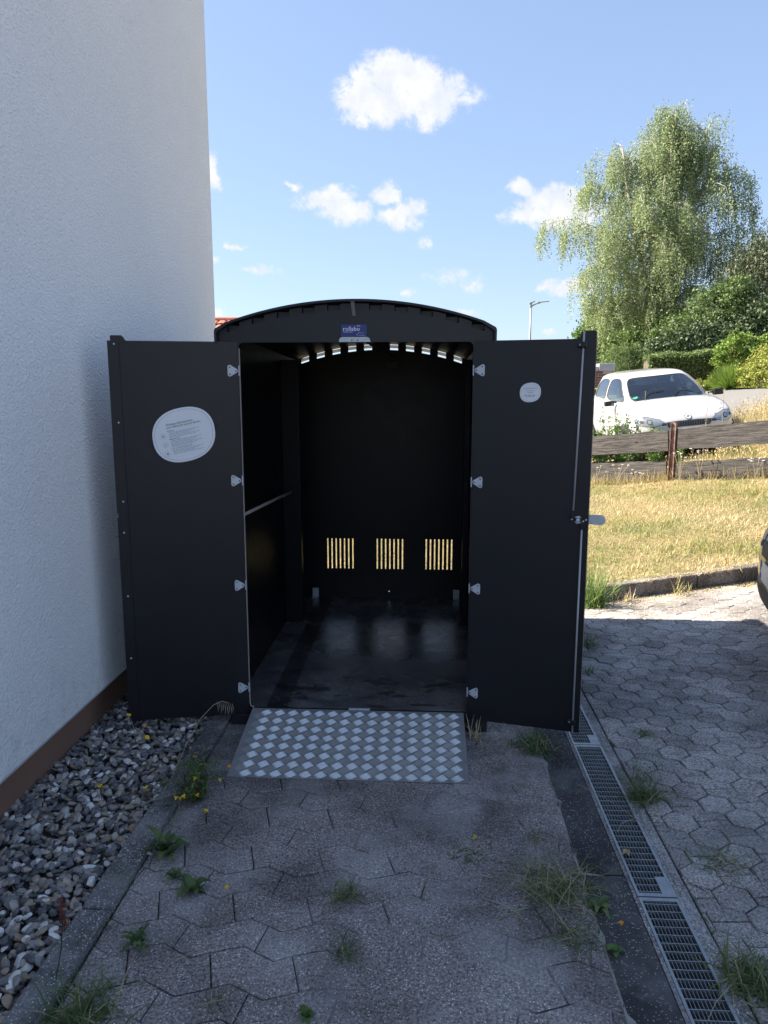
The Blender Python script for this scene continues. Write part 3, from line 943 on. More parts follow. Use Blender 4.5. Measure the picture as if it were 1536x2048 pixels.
# back panel with three groups of slots
slots = []
for x0 in (-.703, -.344, .009):
    for k in range(7): slots.append(x0 + .005 + k * .0303)
mb = MB()
bz0, bz1 = .301, .524
dzb = -.048
arched_panel(YB, YB + .012, bz1, dzb, .0, mb, .044)
mb.box(SX0 + .012, SX1 - .012, YB, YB + .012, .055, .130)
hx = -.249
mb.box(SX0 + .012, hx - .005, YB, YB + .012, .130, .140); mb.box(hx + .005, SX1 - .012, YB, YB + .012, .130, .140)
mb.box(SX0 + .012, SX1 - .012, YB, YB + .012, .140, bz0)
prev = SX0 + .012
for s_ in sorted(slots):
    mb.box(prev, s_, YB, YB + .012, bz0, bz1); prev = s_ + .0095
mb.box(prev, SX1 - .012, YB, YB + .012, bz0, bz1)
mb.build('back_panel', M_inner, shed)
for xx, nm in ((SX0 + .012, 'side_panel'), (SX1 - .024, 'side_panel')):
    mb = MB()
    zf, zb = arch(SX0 + .02) - .01, arch(SX0 + .02, dzb) - .01
    a, b = xx, xx + .012
    y0, y1 = YF + .0125, YB - .0005
    mb.add([(a, y0, .055), (b, y0, .055), (b, y1, .055), (a, y1, .055), (a, y0, zf), (b, y0, zf), (b, y1, zb), (a, y1, zb)],
           [(0, 3, 2, 1), (4, 5, 6, 7), (0, 1, 5, 4), (1, 2, 6, 5), (2, 3, 7, 6), (3, 0, 4, 7)])
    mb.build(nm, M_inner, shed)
# inner ribs, floor, rail
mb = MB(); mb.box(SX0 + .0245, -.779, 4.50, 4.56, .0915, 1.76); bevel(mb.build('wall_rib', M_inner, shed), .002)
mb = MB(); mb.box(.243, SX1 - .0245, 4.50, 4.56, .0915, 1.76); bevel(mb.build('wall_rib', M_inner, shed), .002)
mb = MB(); mb.box(SX0 + .0245, SX1 - .0245, YF + .0125, YB - .0005, .06, .09); mb.build('floor_panel', M_floor, shed)
mb = MB(); mb.tube([(-.868, 3.24, .985), (-.845, 4.2, .955), (-.82, 5.09, .917)], .0085, 8)
mb.tube([(-.868, 3.24, .985), (-.888, 3.24, .985)], .006, 6); mb.tube([(-.82, 5.09, .917), (-.82, 5.112, .90)], .006, 6)
mb.build('hand_rail', M_edge, shed, smooth=True)
for xx in (-.785, .238):
    mb = MB(); mb.box(xx - .022, xx + .022, YB - .012, YB - .001, .092, .155); mb.box(xx - .022, xx + .022, YB - .05, YB - .0125, .0905, .0945)
    for q in (.11, .14): mb.tube([(xx, YB - .013, q), (xx, YB - .016, q)], .004, 8)
    bevel(mb.build('corner_bracket', M_zinc, shed), .001)
mb = MB(); mb.box(-.262, -.19, YB - .02, YB - .001, 1.735, 1.775); mb.build('inner_bracket', M_plastic, shed)
mb = MB(); mb.tube([(-.40, 4.3, 1.885), (-.22, 4.95, 1.80)], .008, 6); mb.build('roof_strut', M_strap, shed)
# roof
mb = MB(); N = 40; ya, yb2 = YF - .028, YB + .05
def rprof(o, inner):
    th = .010 if inner else 0
    pts = []
    x0, x1 = SX0 + th, SX1 - th
    pts.append((x0, 1.765)); pts.append((x0, arch(SX0) - .02 - th * .3))
    for k in range(5):
        a = math.pi - (math.pi / 2) * (k / 4) * .78
        pts.append((SX0 + th + .018 + (.018) * math.cos(a), arch(SX0) - .016 - th + .018 * math.sin(a)))
    for k in range(1, N):
        x = x0 + .026 + (x1 - x0 - .052) * k / N
        pts.append((x, arch(x) + .004 - th))
    for k in range(4, -1, -1):
        a = (math.pi / 2) * (k / 4) * .78
        pts.append((SX1 - th - .018 + (.018) * math.cos(a), arch(SX1) - .016 - th + .018 * math.sin(a)))
    pts.append((x1, arch(SX1) - .02 - th * .3)); pts.append((x1, 1.765))
    return pts
po = rprof(0, False); pi_ = rprof(0, True); n = len(po)
dzb2 = -.046
vs = [(p[0], ya, p[1]) for p in po] + [(p[0], ya, p[1]) for p in pi_] + [(p[0], yb2, p[1] + dzb2) for p in po] + [(p[0], yb2, p[1] + dzb2) for p in pi_]
fs = []
for i in range(n - 1):
    fs += [(i + 1, i, n + i, n + i + 1), (i, i + 1, 2 * n + i + 1, 2 * n + i), (n + i + 1, n + i, 3 * n + i, 3 * n + i + 1), (2 * n + i, 2 * n + i + 1, 3 * n + i + 1, 3 * n + i)]
fs += [(0, 2 * n, 3 * n, n), (n - 1, 2 * n - 1, 4 * n - 1, 3 * n - 1)]
mb.add(vs, fs)
rf = mb.build('roof', M_roof, shed)
for ee in [(SC + n_ , arch(SC + n_) - .026) for n_ in notch]:
    mb = MB(); mb.box(ee[0] - .025, ee[0] + .025, YF + .014, YF + .018, ee[1] - .012, ee[1] + .01); mb.build('roof_clip', M_plastic, shed)
# a grey rain lip behind the back vents
mb = MB()
for k in range(24):
    a = SX0 + .03 + k * (1.156 / 24); b = a + 1.156 / 24
    mb.add([(a, YB + .046, arch(a, dzb) - .029), (b, YB + .046, arch(b, dzb) - .029), (b, YB + .046, arch(b, dzb) - .008), (a, YB + .046, arch(a, dzb) - .008),
            (a, YB + .049, arch(a, dzb) - .029), (b, YB + .049, arch(b, dzb) - .029), (b, YB + .049, arch(b, dzb) - .008), (a, YB + .049, arch(a, dzb) - .008)],
           [(0, 1, 2, 3), (7, 6, 5, 4), (0, 4, 5, 1), (3, 2, 6, 7)])
M_lip, t = material('translucent vent lip')
P = t.pos(); t.link(t.ramp(t.noise(P, 20, 3), [(.3, (.5, .48, .46)), (.7, (.62, .6, .58))]), t.p.inputs['Base Color'])
tr = t.node('ShaderNodeBsdfTranslucent'); tr.inputs['Color'].default_value = (.7, .68, .66, 1)
mx = t.node('ShaderNodeMixShader'); mx.inputs[0].default_value = .5
t.link(t.p.outputs[0], mx.inputs[1]); t.link(tr.outputs[0], mx.inputs[2]); t.link(mx.outputs[0], t.out.inputs[0])
mb.build('vent_lip', M_lip, shed)
# base and feet
mb = MB(); mb.box(SX0 + .02, SX1 - .02, YF + .013, YB + .01, .03, .0545); mb.build('base_frame', M_rubber, shed)
for fx_, fy in ((-.858, 3.235), (.255, 3.235), (-.858, 4.15), (.255, 4.15), (-.858, 5.06), (.255, 5.06)):
    mb = MB(); mb.box(-.046, .046, -.05, .05, 0, .058); bevel(mb.build('foot', M_rubber, shed, loc=(fx_, fy, .0)), .004)
# sticker, latch plate, strap, threshold plate
MF = lambda x, y, z: Matrix(((1, 0, 0, x), (0, 0, -1, y), (0, 1, 0, z), (0, 0, 0, 1)))   # local xy drawn upright facing -Y
mb = MB(); mb.box(-.364, -.254, YF - .0012, YF - .0002, 1.799, 1.848, 0)
mb.text('rollabo', .0262, MF(-.357, YF - .0014, 1.8215), 1)
mb.text('die Rollatorbox', .0062, MF(-.354, YF - .0014, 1.8148), 1)
mb.text('www.rollabo.de', .0040, MF(-.288, YF - .0014, 1.8015), 1)
for k in range(8):
    a = math.pi * (.15 + .7 * k / 8); b = math.pi * (.15 + .7 * (k + 1) / 8)
    cx_, cz_ = -.2885, 1.8375
    q = [(cx_ + .0095 * math.cos(a), cz_ + .006 * math.sin(a)), (cx_ + .0095 * math.cos(b), cz_ + .006 * math.sin(b)), (cx_ + .0075 * math.cos(b), cz_ + .0042 * math.sin(b)), (cx_ + .0075 * math.cos(a), cz_ + .0042 * math.sin(a))]
    mb.add([(x, YF - .0015, z) for x, z in q], [(3, 2, 1, 0)], 1)
mb.tube([(-.295, YF - .0013, 1.800), (-.295, YF - .0013, 1.807), (-.288, YF - .0013, 1.8125), (-.256, YF - .0013, 1.8125)], .0006, 4, 1)
mb.build('logo_sticker', [M_logo, M_logotext], shed)
mb = MB()
pl = [(-.3740, 1.7745), (-.2375, 1.7745), (-.2385, 1.784), (-.2445, 1.7925), (-.254, 1.7955), (-.358, 1.7955), (-.3675, 1.7925), (-.3730, 1.784)]
mb.prism(pl, 0, .002, 0, Matrix(((1, 0, 0, 0), (0, 0, -1, YF - .0003), (0, 1, 0, 0), (0, 0, 0, 1))))
for xx in (-.318, -.292): mb.prism([(xx + .0032 * math.cos(a), 1.782 + .0032 * math.sin(a)) for a in np.linspace(0, 2 * math.pi, 9)[:-1]], .002, .0028, 1, Matrix(((1, 0, 0, 0), (0, 0, -1, YF - .0003), (0, 1, 0, 0), (0, 0, 0, 1))))
mb.build('latch_plate', [M_zinc, M_plastic], shed)
mb = MB(); mb.add([(-.3205, YF - .024, 1.944), (-.3045, YF - .024, 1.944), (-.3000, YF - .003, 1.884), (-.3145, YF - .003, 1.884)], [(0, 3, 2, 1)])
mb.add([(-.3205, YF - .022, 1.944), (-.3045, YF - .022, 1.944), (-.3000, YF - .001, 1.884), (-.3145, YF - .001, 1.884)], [(0, 1, 2, 3)])
mb.build('fabric_strap', M_strap, shed)
mb = MB(); mb.box(-.345, -.245, YF - .004, YF + .012, .0885, .0935); bevel(mb.build('threshold_plate', M_zinc, shed), .0015)


# doors: built in local (u, n, z): u from the hinge outwards, +n out of the inner face shown
def superellipse(cx, cy, rx, ry, rot, n=40, e=2.6, tw=0.12):
    out = []
    for k in range(n):
        a = 2 * math.pi * k / n
        x = abs(math.cos(a)) ** (2 / e) * math.copysign(1, math.cos(a)) * rx; y = abs(math.sin(a)) ** (2 / e) * math.copysign(1, math.sin(a)) * ry
        x += tw * y * .5
        out.append((cx + x * math.cos(rot) - y * math.sin(rot), cy + x * math.sin(rot) + y * math.cos(rot)))
    return out if area(out) > 0 else out[::-1]


def words(mb, x0, x1, y, h, M, m, z, rot, seed, ox, oy):
    r = random.Random(seed); x = x0
    while x < x1:
        w = r.uniform(.006, .018) * (h / .0022) ** .3
        w = min(w, x1 - x)
        q = [(x, y), (x + w, y), (x + w, y + h), (x, y + h)]
        cr, sr = math.cos(rot), math.sin(rot)
        q = [(ox + a * cr - b * sr, oy + a * sr + b * cr) for a, b in q]
        mb.add([(a, b, z) for a, b in q], [(0, 1, 2, 3)], m, M)
        x += w + .0028


def make_door(side):
    if side == 'L':
        hp, op, w = Vector((-.818, 3.196)), Vector((-1.352, 3.09)), .545
    else:
        hp, op, w = Vector((.210, 3.196)), Vector((.699, 3.085)), .502
    d = (op - hp).normalized()
    # local axes: x = u, y = up, z = towards viewer side
    nrm = Vector((d.y, -d.x)) if side == 'R' else Vector((-d.y, d.x))
    if nrm.y > 0: nrm = -nrm
    M = Matrix(((d.x, 0, nrm.x, hp.x), (d.y, 0, nrm.y, hp.y), (0, 1, 0, 0), (0, 0, 0, 1)))
    z0, z1 = .058, 1.777
    flip = side == 'L'
    def pr(mb, poly, a, b, m=0, bev=0):
        poly = poly if area(poly) > 0 else poly[::-1]
        mb.prism(poly, a, b, m, M, bev)
    D = empty('door', (hp.x, hp.y, 0), parent=shed)
    MD = M.copy(); MD = Matrix.Translation((-hp.x, -hp.y, 0)) @ M
    M_loc = MD
    def pr(mb, poly, a, b, m=0, bev=0):
        poly = poly if area(poly) > 0 else poly[::-1]
        n = len(poly)
        mb.prism(poly, a, b, m, M_loc, bev)
    def fin(mb, name, mats, smooth=False):
        if flip:
            for i in range(len(mb.f)): mb.f[i] = mb.f[i][::-1]
        return mb.build(name, mats, D, smooth)
    mb = MB()
    if side == 'L':
        out = [(0, z0), (.500, z0), (.500, z1)] + [(.487, z1 + .001), (.4835, z1 + .004), (.482, z1 + .0), (.0, z1 - .001)]
        pr(mb, [(0, z0), (w - .047, z0), (w - .047, z1), (0, z1)], -.012, 0)
        o = fin(mb, 'door_panel', M_black)
        mb = MB()
        nt = [(w - .06, z0 - .004), (w, z0 - .004), (w, 1.010), (w - .0045, 1.013), (w - .0045, 1.030), (w, 1.034), (w, z1 - .0)]
        nt += [(w - .012, z1 + .001), (w - .012, z1 + .018), (w - .016, z1 + .0225), (w - .058, z1 + .0225), (w - .066, z1 + .018), (w - .072, z1 + .006), (w - .082, z1 + .0005)]
        nt += [(w - .082, z1 - .02), (w - .055, z1 - .02), (w - .054, z0 - .004)]
        # strip and tab as convex pieces
        pr(mb, [(w - .0468, z0 - .004), (w, z0 - .004), (w, 1.010), (w - .0468, 1.010)], -.012, .0035)
        pr(mb, [(w - .0468, 1.010), (w - .005, 1.010), (w - .005, 1.032), (w - .0468, 1.032)], -.012, .0035)
        pr(mb, [(w - .0468, 1.032), (w, 1.032), (w, z1), (w - .0468, z1)], -.012, .0035)
        pr(mb, [(w - .078, z1 + .0002), (w - .012, z1 + .0002), (w - .012, z1 + .018), (w - .016, z1 + .0225), (w - .058, z1 + .0225), (w - .066, z1 + .015), (w - .071, z1 + .005)], -.012, -.001)
        fin(mb, 'edge_strip', M_black)
        for (u, z) in ((.517, 1.763), (.516, 1.430), (.516, 1.084), (.520, .945), (.519, .654), (.521, .362)):
            mb = MB(); pr(mb, [(u + .0042 * math.cos(a), z + .0042 * math.sin(a)) for a in np.linspace(0, 2 * math.pi, 11)[:-1]], .0036, .0058, 0, .001)
            fin(mb, 'rivet', M_zinc)
    else:
        pr(mb, [(0, z0), (w, z0), (w, z1), (0, z1)], -.012, 0)
        pr(mb, [(w - .078, z1), (w, z1), (w, z1 + .028), (w - .004, z1 + .032), (w - .052, z1 + .032), (w - .060, z1 + .024), (w - .065, z1 + .008)], -.0118, -.0002)
        o = fin(mb, 'door_panel', M_black)
        mb = MB(); pr(mb, [(w + .0003, z0 + .01), (w + .0022, z0 + .01), (w + .0022, z1 + .02), (w + .0003, z1 + .02)], -.011, -.002)
        fin(mb, 'raw_panel_edge', M_edge)
        for (pa, pb) in (((.452, 1.806), (.438, 1.062)), ((.476, .992), (.4735, .062))):
            mb = MB(); a = M_loc @ Vector((pa[0], pa[1], .012)); b = M_loc @ Vector((pb[0], pb[1], .012)); mb.tube([a, b], .0042, 8)
            mb.build('locking_rod', M_rod, D, True)
        for (u, z) in ((.446, 1.752), (.468, .109)):
            mb = MB(); pr(mb, [(u - .006, z - .012), (u + .018, z - .012), (u + .018, z + .012), (u - .006, z + .012)], .0005, .022, 0, .003)
            pr(mb, [(u - .008 + .012 * math.cos(a), z + .012 * math.sin(a)) for a in np.linspace(0, 2 * math.pi, 13)[:-1]], .0005, .012, 0, .002)
            pr(mb, [(u - .008 + .004 * math.cos(a), z + .004 * math.sin(a)) for a in np.linspace(0, 2 * math.pi, 9)[:-1]], .012, .014, 1)
            fin(mb, 'rod_guide', [M_plastic, M_zinc])
        # lock
        mb = MB(); u, z = .459, 1.022
        pr(mb, [(u + .018 * math.cos(a), z + .018 * math.sin(a)) for a in np.linspace(.3, .3 + 2 * math.pi, 7)[:-1]], .0005, .007, 0, .001)
        pr(mb, [(u + .009 * math.cos(a), z + .009 * math.sin(a)) for a in np.linspace(0, 2 * math.pi, 7)[:-1]], .0072, .015, 0, .002)
        for (uu, zz) in ((u - .025, z + .003), (u + .022, z - .004), (u + .033, z + .003)):
            pr(mb, [(uu + .004 * math.cos(a), zz + .004 * math.sin(a)) for a in np.linspace(0, 2 * math.pi, 9)[:-1]], .0085, .013, 0)
        for (uu, zz) in ((u - .022, z + .020), (u + .020, z - .026)):
            pr(mb, [(uu - .009, zz - .014), (uu + .009, zz - .014), (uu + .009, zz + .014), (uu - .009, zz + .014)], .004, .018, 1, .002)
        pr(mb, [(u - .034, z - .007), (u + .038, z - .007), (u + .038, z + .009), (u - .034, z + .009)], .0006, .0080, 1, .001)
        fin(mb, 'lock', [M_zinc, M_plastic])
        mb = MB()
        pp = [(.496, 1.003), (.556, 1.000), (.566, 1.006), (.571, 1.015), (.571, 1.029), (.566, 1.038), (.556, 1.044), (.496, 1.044)]
        pr(mb, pp, -.017, -.0135)
        fin(mb, 'lock_tongue', M_zinc)
    # hinge plates
    for z in (1.653, 1.169, .6855, .1905):
        mb = MB()
        tri = []
        for (cx_, cz_, a0) in ((.0105, z, 120), (.0375, z - .0165, 240), (.0375, z + .0165, 0)):
            for k in range(5):
                a = math.radians(a0 + k * 30); tri.append((cx_ + .0088 * math.cos(a), cz_ + .0088 * math.sin(a)))
        pr(mb, tri, .0004, .0028, 0, .0006)
        for (cx_, cz_) in ((.010, z), (.0365, z - .0155), (.0365, z + .0155)):
            pr(mb, [(cx_ + .0042 * math.cos(a), cz_ + .0042 * math.sin(a)) for a in np.linspace(0, 2 * math.pi, 9)[:-1]], .0029, .0052, 1, .0012)
        a = M_loc @ Vector((-.003, z - .022, -.002)); b = M_loc @ Vector((-.003, z + .022, -.002)); mb.tube([a, b], .0032, 8)
        fin(mb, 'hinge', [M_zinc, M_bolt])
    # signs
    if side == 'L':
        rot = math.radians(-12)      # u runs to the viewer's left, so the drawing is mirrored
        cx_, cz_ = .2435, 1.376
        mb = MB()
        out = superellipse(cx_, cz_, .136, .117, rot, 48, 2.3, -.16)
        pr(mb, out, .0022, .0042, 0, .001)
        mb2 = [(cx_ + (x - cx_) * .93, cz_ + (y - cz_) * .93) for x, y in out]; mb3 = [(cx_ + (x - cx_) * .915, cz_ + (y - cz_) * .915) for x, y in out]
        n = len(out)
        mb.add([(x, y, .0045) for x, y in mb2] + [(x, y, .0045) for x, y in mb3], [(i, (i + 1) % n, n + (i + 1) % n, n + i) for i in range(n)], 3, M_loc)
        # text frame: viewer-right axis is -u
        fl = M_loc @ Matrix(((-1, 0, 0, cx_), (0, 1, 0, cz_), (0, 0, 1, .0048), (0, 0, 0, 1)))
        T = lambda x, y: fl @ Matrix.Rotation(math.radians(12), 4, 'Z') @ Matrix.Translation((x, y, 0))
        mb.text('Wichtige Informationen', .0122, T(-.066, .052), 1)
        mb.text('zum Gebrauch unserer Boxen', .0122, T(-.066, .040), 1)
        for (hx_, hy, s_, rows) in ((-.066, .026, 'Belüftung', 5), (-.066, -.010, 'Pflegeanleitung', 6), (-.066, -.052, 'Tür- und Bodenbelastbarkeit', 4)):
            mb.text(s_, .0078, T(hx_, hy), 1)
            for k in range(rows):
                words(mb, 0, .135 - .02 * ((k * 7) % 3), 0, .0019, T(hx_ + .004, hy - .0062 - k * .0053), 2, 0, 0, k + int(hy * 1000) + 99, 0, 0)
        for k, hy in enumerate((.010, -.028, -.068)):
            cxx = -.088
            ring = []
            R1, R2 = .0115, .0105
            vsr = [(cxx + R1 * math.cos(a), hy + R1 * math.sin(a), 0) for a in np.linspace(0, 2 * math.pi, 17)[:-1]] + [(cxx + R2 * math.cos(a), hy + R2 * math.sin(a), 0) for a in np.linspace(0, 2 * math.pi, 17)[:-1]]
            mb.add(vsr, [(i, (i + 1) % 16, 16 + (i + 1) % 16, 16 + i) for i in range(16)], 2, T(0, 0))
            if k == 0: mb.add([(cxx - .004, hy - .004, 0), (cxx + .004, hy - .004, 0), (cxx + .004, hy + .004, 0), (cxx - .004, hy + .004, 0)], [(0, 1, 2, 3)], 2, T(0, 0))
            if k == 1: mb.add([(cxx - .005, hy - .004, 0), (cxx - .003, hy - .005, 0), (cxx + .005, hy + .004, 0), (cxx + .003, hy + .005, 0)], [(0, 1, 2, 3)], 1, T(0, 0))
            if k == 2: mb.add([(cxx, hy - .006, 0), (cxx + .004, hy, 0), (cxx, hy + .006, 0), (cxx - .004, hy, 0)], [(0, 1, 2, 3)], 1, T(0, 0))
        # the winding of the text is already right for the viewer, so undo the door flip for everything here
        n_out = 0
        if flip:
            for i in range(len(mb.f)): mb.f[i] = mb.f[i][::-1]
        mb.build('information_sign', [M_signwhite, M_signtext, M_signline, M_signpale], D)
        for (u, z) in ((.106, 1.413), (.383, 1.336)):
            mb = MB(); pr(mb, [(u + .0145 * math.cos(a), z + .0145 * math.sin(a)) for a in np.linspace(0, 2 * math.pi, 17)[:-1]], .0004, .0019, 0, .0006)
            fin(mb, 'suction_pad', M_plastic)
    else:
        cx_, cz_ = .2415, 1.559
        mb = MB()
        out = superellipse(cx_, cz_, .044, .0405, math.radians(5), 40, 2.35, .10)
        pr(mb, out, .0004, .0016, 0, .0005)
        n = len(out)
        a1 = [(cx_ + (x - cx_) * .9, cz_ + (y - cz_) * .9) for x, y in out]; a2 = [(cx_ + (x - cx_) * .88, cz_ + (y - cz_) * .88) for x, y in out]
        mb.add([(x, y, .0018) for x, y in a1] + [(x, y, .0018) for x, y in a2], [(i, (i + 1) % n, n + (i + 1) % n, n + i) for i in range(n)], 3, M_loc)
        T = lambda x, y: M_loc @ Matrix.Translation((cx_ + x, cz_ + y, .0019))
        mb.text('ROLLABO PRODUKT SYSTEM', .0044, T(0, .0155), 1, 'CENTER')
        words(mb, -.018, .020, 0, .0012, T(0, .0075), 2, 0, 0, 3, 0, 0)
        mb.text('SUPPORT', .0058, T(0, -.0015), 1, 'CENTER')
        words(mb, -.025, .025, 0, .0016, T(0, -.0125), 1, 0, 0, 5, 0, 0)
        words(mb, -.019, .018, 0, .0016, T(0, -.0168), 1, 0, 0, 8, 0, 0)
        mb.build('door_sticker', [M_signwhite, M_signtext, M_signline, M_signpale], D)
    return D


make_door('L'); make_door('R')

# ------------------------------------------------------------------ ramp of chequer plate
rl = math.hypot(.475, .086)
ramp = empty('access_ramp', (0, 2.722, .004)); tag(ramp, 'aluminium chequer plate ramp leading up into the black shed', 'ramp')
ra = math.atan2(.084, .475)
RM = Matrix.Rotation(ra, 4, 'X')
x0r, x1r = -.80, .192
mb = MB(); mb.box(x0r, x1r, 0, rl, -.003, 0, 0, RM); mb.box(x0r, x1r, .0, .006, -.003, .0012, 0, RM)
bevel(mb.build('plate', M_alu, ramp), .0008)
def tread(sgn):
    mb = MB()
    for k in range(5):
        off = (k - 2) * .0072
        pts = []
        for j in range(5):
            s = (j / 4 - .5) * .043
            bow = .0022 * (1 - (2 * (j / 4) - 1) ** 2)
            # bars run along the diagonal
            a = math.radians(38) * sgn
            lx, ly = s, off + bow
            pts.append((lx * math.cos(a) - ly * math.sin(a), lx * math.sin(a) + ly * math.cos(a), .0002))
        vs = []; fs = []
        for j, p in enumerate(pts):
            q = pts[min(j + 1, 4)]; r0 = pts[max(j - 1, 0)]
            tx_, ty_ = q[0] - r0[0], q[1] - r0[1]; L = math.hypot(tx_, ty_); nx, ny = -ty_ / L, tx_ / L
            wd = .0010 * (1, 1, 1, 1, 1)[j] * (.5 if j in (0, 4) else 1)
            vs += [(p[0] - nx * wd, p[1] - ny * wd, 0), (p[0], p[1], .0016 if 0 < j < 4 else .0006), (p[0] + nx * wd, p[1] + ny * wd, 0)]
        for j in range(4):
            b = j * 3
            fs += [(b, b + 3, b + 4, b + 1), (b + 1, b + 4, b + 5, b + 2)]
        mb.add(vs, [f[::-1] for f in fs])
    return mb
TA = tread(1).mesh('tread_bar', M_alubar); TB = tread(-1).mesh('tread_bar', M_alubar2)
pit = .0622; cntr = 0
for i in range(17):
    for j in range(8):
        for kind in (0, 1):
            x = x0r + .012 + (i + .5 * kind) * pit; y = .022 + (j + .5 * kind) * .0605
            if x > x1r - .021 or x < x0r + .020 or y > rl - .014: continue
            p = RM @ Vector((x, y, 0))
            link('tread_bar', TB if kind else TA, ramp, p, (ra, 0, 0)); cntr += 1


# ------------------------------------------------------------------ fence
M_wood, t = material('weathered board')
tcn = t.node('ShaderNodeTexCoord'); ob = tcn.outputs['Object']
oi = t.node('ShaderNodeObjectInfo')
off = t.node('ShaderNodeVectorMath', operation='ADD'); t.link(ob, off.inputs[0])
cmb = t.node('ShaderNodeCombineXYZ'); t.link(t.math('MULTIPLY', oi.outputs['Random'], 9.0), cmb.inputs[0]); t.link(cmb.outputs[0], off.inputs[1])
kn = t.voronoi(t.mapping(off.outputs[0], scale=(1.0, .2, 2.2)), 2.6)
kw = t.sstep(kn, 0.0, .12, 1, 0)
gr = t.noise(t.mapping(off.outputs[0], scale=(1.9, 12, 22)), 1.8, 8, .75, .5)
gr = t.math('ADD', gr, t.math('MULTIPLY', kw, -.35))
c = t.ramp(gr, [(.28, (.008, .007, .006)), (.43, (.032, .029, .028)), (.55, (.07, .064, .062)), (.72, (.13, .122, .12))])
t.link(c, t.p.inputs['Base Color']); t.p.inputs['Roughness'].default_value = .9
t.link(t.bump(gr, .8, .02), t.p.inputs['Normal'])
M_post, t = material('rusty brown post')
P = t.pos()
t.link(t.ramp(t.noise(P, 14, 5, .65), [(.3, (.10, .05, .04)), (.55, (.2, .11, .09)), (.68, (.35, .3, .27))]), t.p.inputs['Base Color'])
t.p.inputs['Roughness'].default_value = .7

fence = empty('board_fence', (3.30, 9.92, tz(3.3, 9.92))); tag(fence, 'weathered grey two-board fence on a brown steel post between lawn and white car', 'fence')
def fboard(a, b, h0, seed, thick=.03, dy=.0):
    """a, b: lower end points (x, y, z)"""
    a = Vector(a); b = Vector(b); L = (b - a).length; r = random.Random(seed)
    n = 26; mb = MB(); vs = []
    e1 = e2 = 0
    for i in range(n + 1):
        s = i / n
        lo = .007 * math.sin(s * 7 + seed) + .004 * math.sin(s * 19 + seed * 2) + r.uniform(-.001, .001)
        hi = h0 + .008 * math.sin(s * 6 + seed * 1.7) + .005 * math.sin(s * 23 + seed) + r.uniform(-.0015, .0015)
        vs += [(s * L, -thick / 2, lo), (s * L, thick / 2, lo), (s * L, thick / 2, hi), (s * L, -thick / 2, hi)]
    fs = [(0, 1, 2, 3), (4 * n + 3, 4 * n + 2, 4 * n + 1, 4 * n)]
    for i in range(n):
        p = 4 * i
        for j in range(4):
            j2 = (j + 1) % 4
            fs.append((p + j, p + 4 + j, p + 4 + j2, p + j2))
    mb.add(vs, fs)
    d = (b - a).normalized(); rz = math.atan2(d.y, d.x); ry = -math.asin(d.z)
    o = mb.build('board', M_wood, fence, loc=a - fence.location, rot=(0, ry, rz))
    return o
PR = Vector((3.36, 9.84, 0)); PL = Vector((3.27, 9.98, 0))
fboard((PL.x - 1.45, PL.y + 1.90, .64 - .08), (PL.x + .02, PL.y, .79), .275, 1)
fboard((PL.x - 1.45, PL.y + 1.90, .20 - .04), (PL.x + .02, PL.y, .40), .255, 2)
fboard((PR.x - .02, PR.y, .835), (4.75, 8.25, 1.075), .27, 3)
fboard((PR.x - .02, PR.y, .395), (4.75, 8.25, .69), .25, 4)
def fpost(x, y, z0, z1):
    mb = MB()
    mb.box(-.036, .036, -.004, .004, 0, z1 - z0); mb.box(-.036, -.030, -.03, .03, 0, z1 - z0); mb.box(.030, .036, -.03, .03, 0, z1 - z0); mb.box(-.036, .036, -.034, -.030, z1 - z0 - .006, z1 - z0)
    d = math.atan2(-1.59, 1.39)
    mb.build('post', M_post, fence, loc=Vector((x, y, z0)) - fence.location, rot=(0, 0, d * .9))
fpost(3.305, 9.87, .30, 1.185); fpost(1.86, 11.92, .1, .9); fpost(4.78, 8.22, .5, 1.42)


# ------------------------------------------------------------------ vegetation builders
def blades(P0, n_seg, h, w, lean, tint, droop=.35):
    """ribbon blades: P0 (N,3) roots, h (N,) lengths, w (N,) widths, lean (N,) radians"""
    N = len(P0); az = rng.uniform(0, 2 * np.pi, N); face = az + np.pi / 2 + rng.normal(0, .5, N)
    V = []
    for i in range(n_seg + 1):
        s = i / n_seg
        a = lean * (1 + droop * 2 * s)
        r = h * s * np.sin(np.minimum(a, 2.2)); z = h * s * np.cos(np.minimum(a, 1.9))
        c = P0 + np.stack([r * np.cos(az), r * np.sin(az), z], 1)
        ww = w * (1 - s ** 1.6) * .5 + .0002
        dx = np.stack([np.cos(face) * ww, np.sin(face) * ww, 0 * ww], 1)
        V += [c - dx, c + dx]
    V = np.stack(V, 1)       # N, 2(n+1), 3
    k = 2 * (n_seg + 1)
    b = (np.arange(N) * k)[:, None]
    F = []
    for i in range(n_seg):
        F.append(np.stack([b[:, 0] + 2 * i, b[:, 0] + 2 * i + 1, b[:, 0] + 2 * i + 3, b[:, 0] + 2 * i + 2], 1))
    F = np.stack(F, 1).reshape(-1, 4)
    return V.reshape(-1, 3), F, np.repeat(tint, n_seg)


def leaves(Pc, size, tint, up=.0, aspect=.55, normal=None):
    """diamond leaves with random facing around centres"""
    N = len(Pc)
    a = rng.normal(size=(N, 3)); a[:, 2] += up; a /= np.linalg.norm(a, axis=1)[:, None]
    b = rng.normal(size=(N, 3)) if normal is None else normal + rng.normal(0, .5, (N, 3))
    b = np.cross(a, b); b /= np.linalg.norm(b, axis=1)[:, None] + 1e-9
    s = size[:, None]
    V = np.stack([Pc - a * s * .5, Pc + b * s * aspect * .5, Pc + a * s * .5, Pc - b * s * aspect * .5], 1).reshape(-1, 3)
    F = (np.arange(N) * 4)[:, None] + np.arange(4)[None, :]
    return V, F, tint


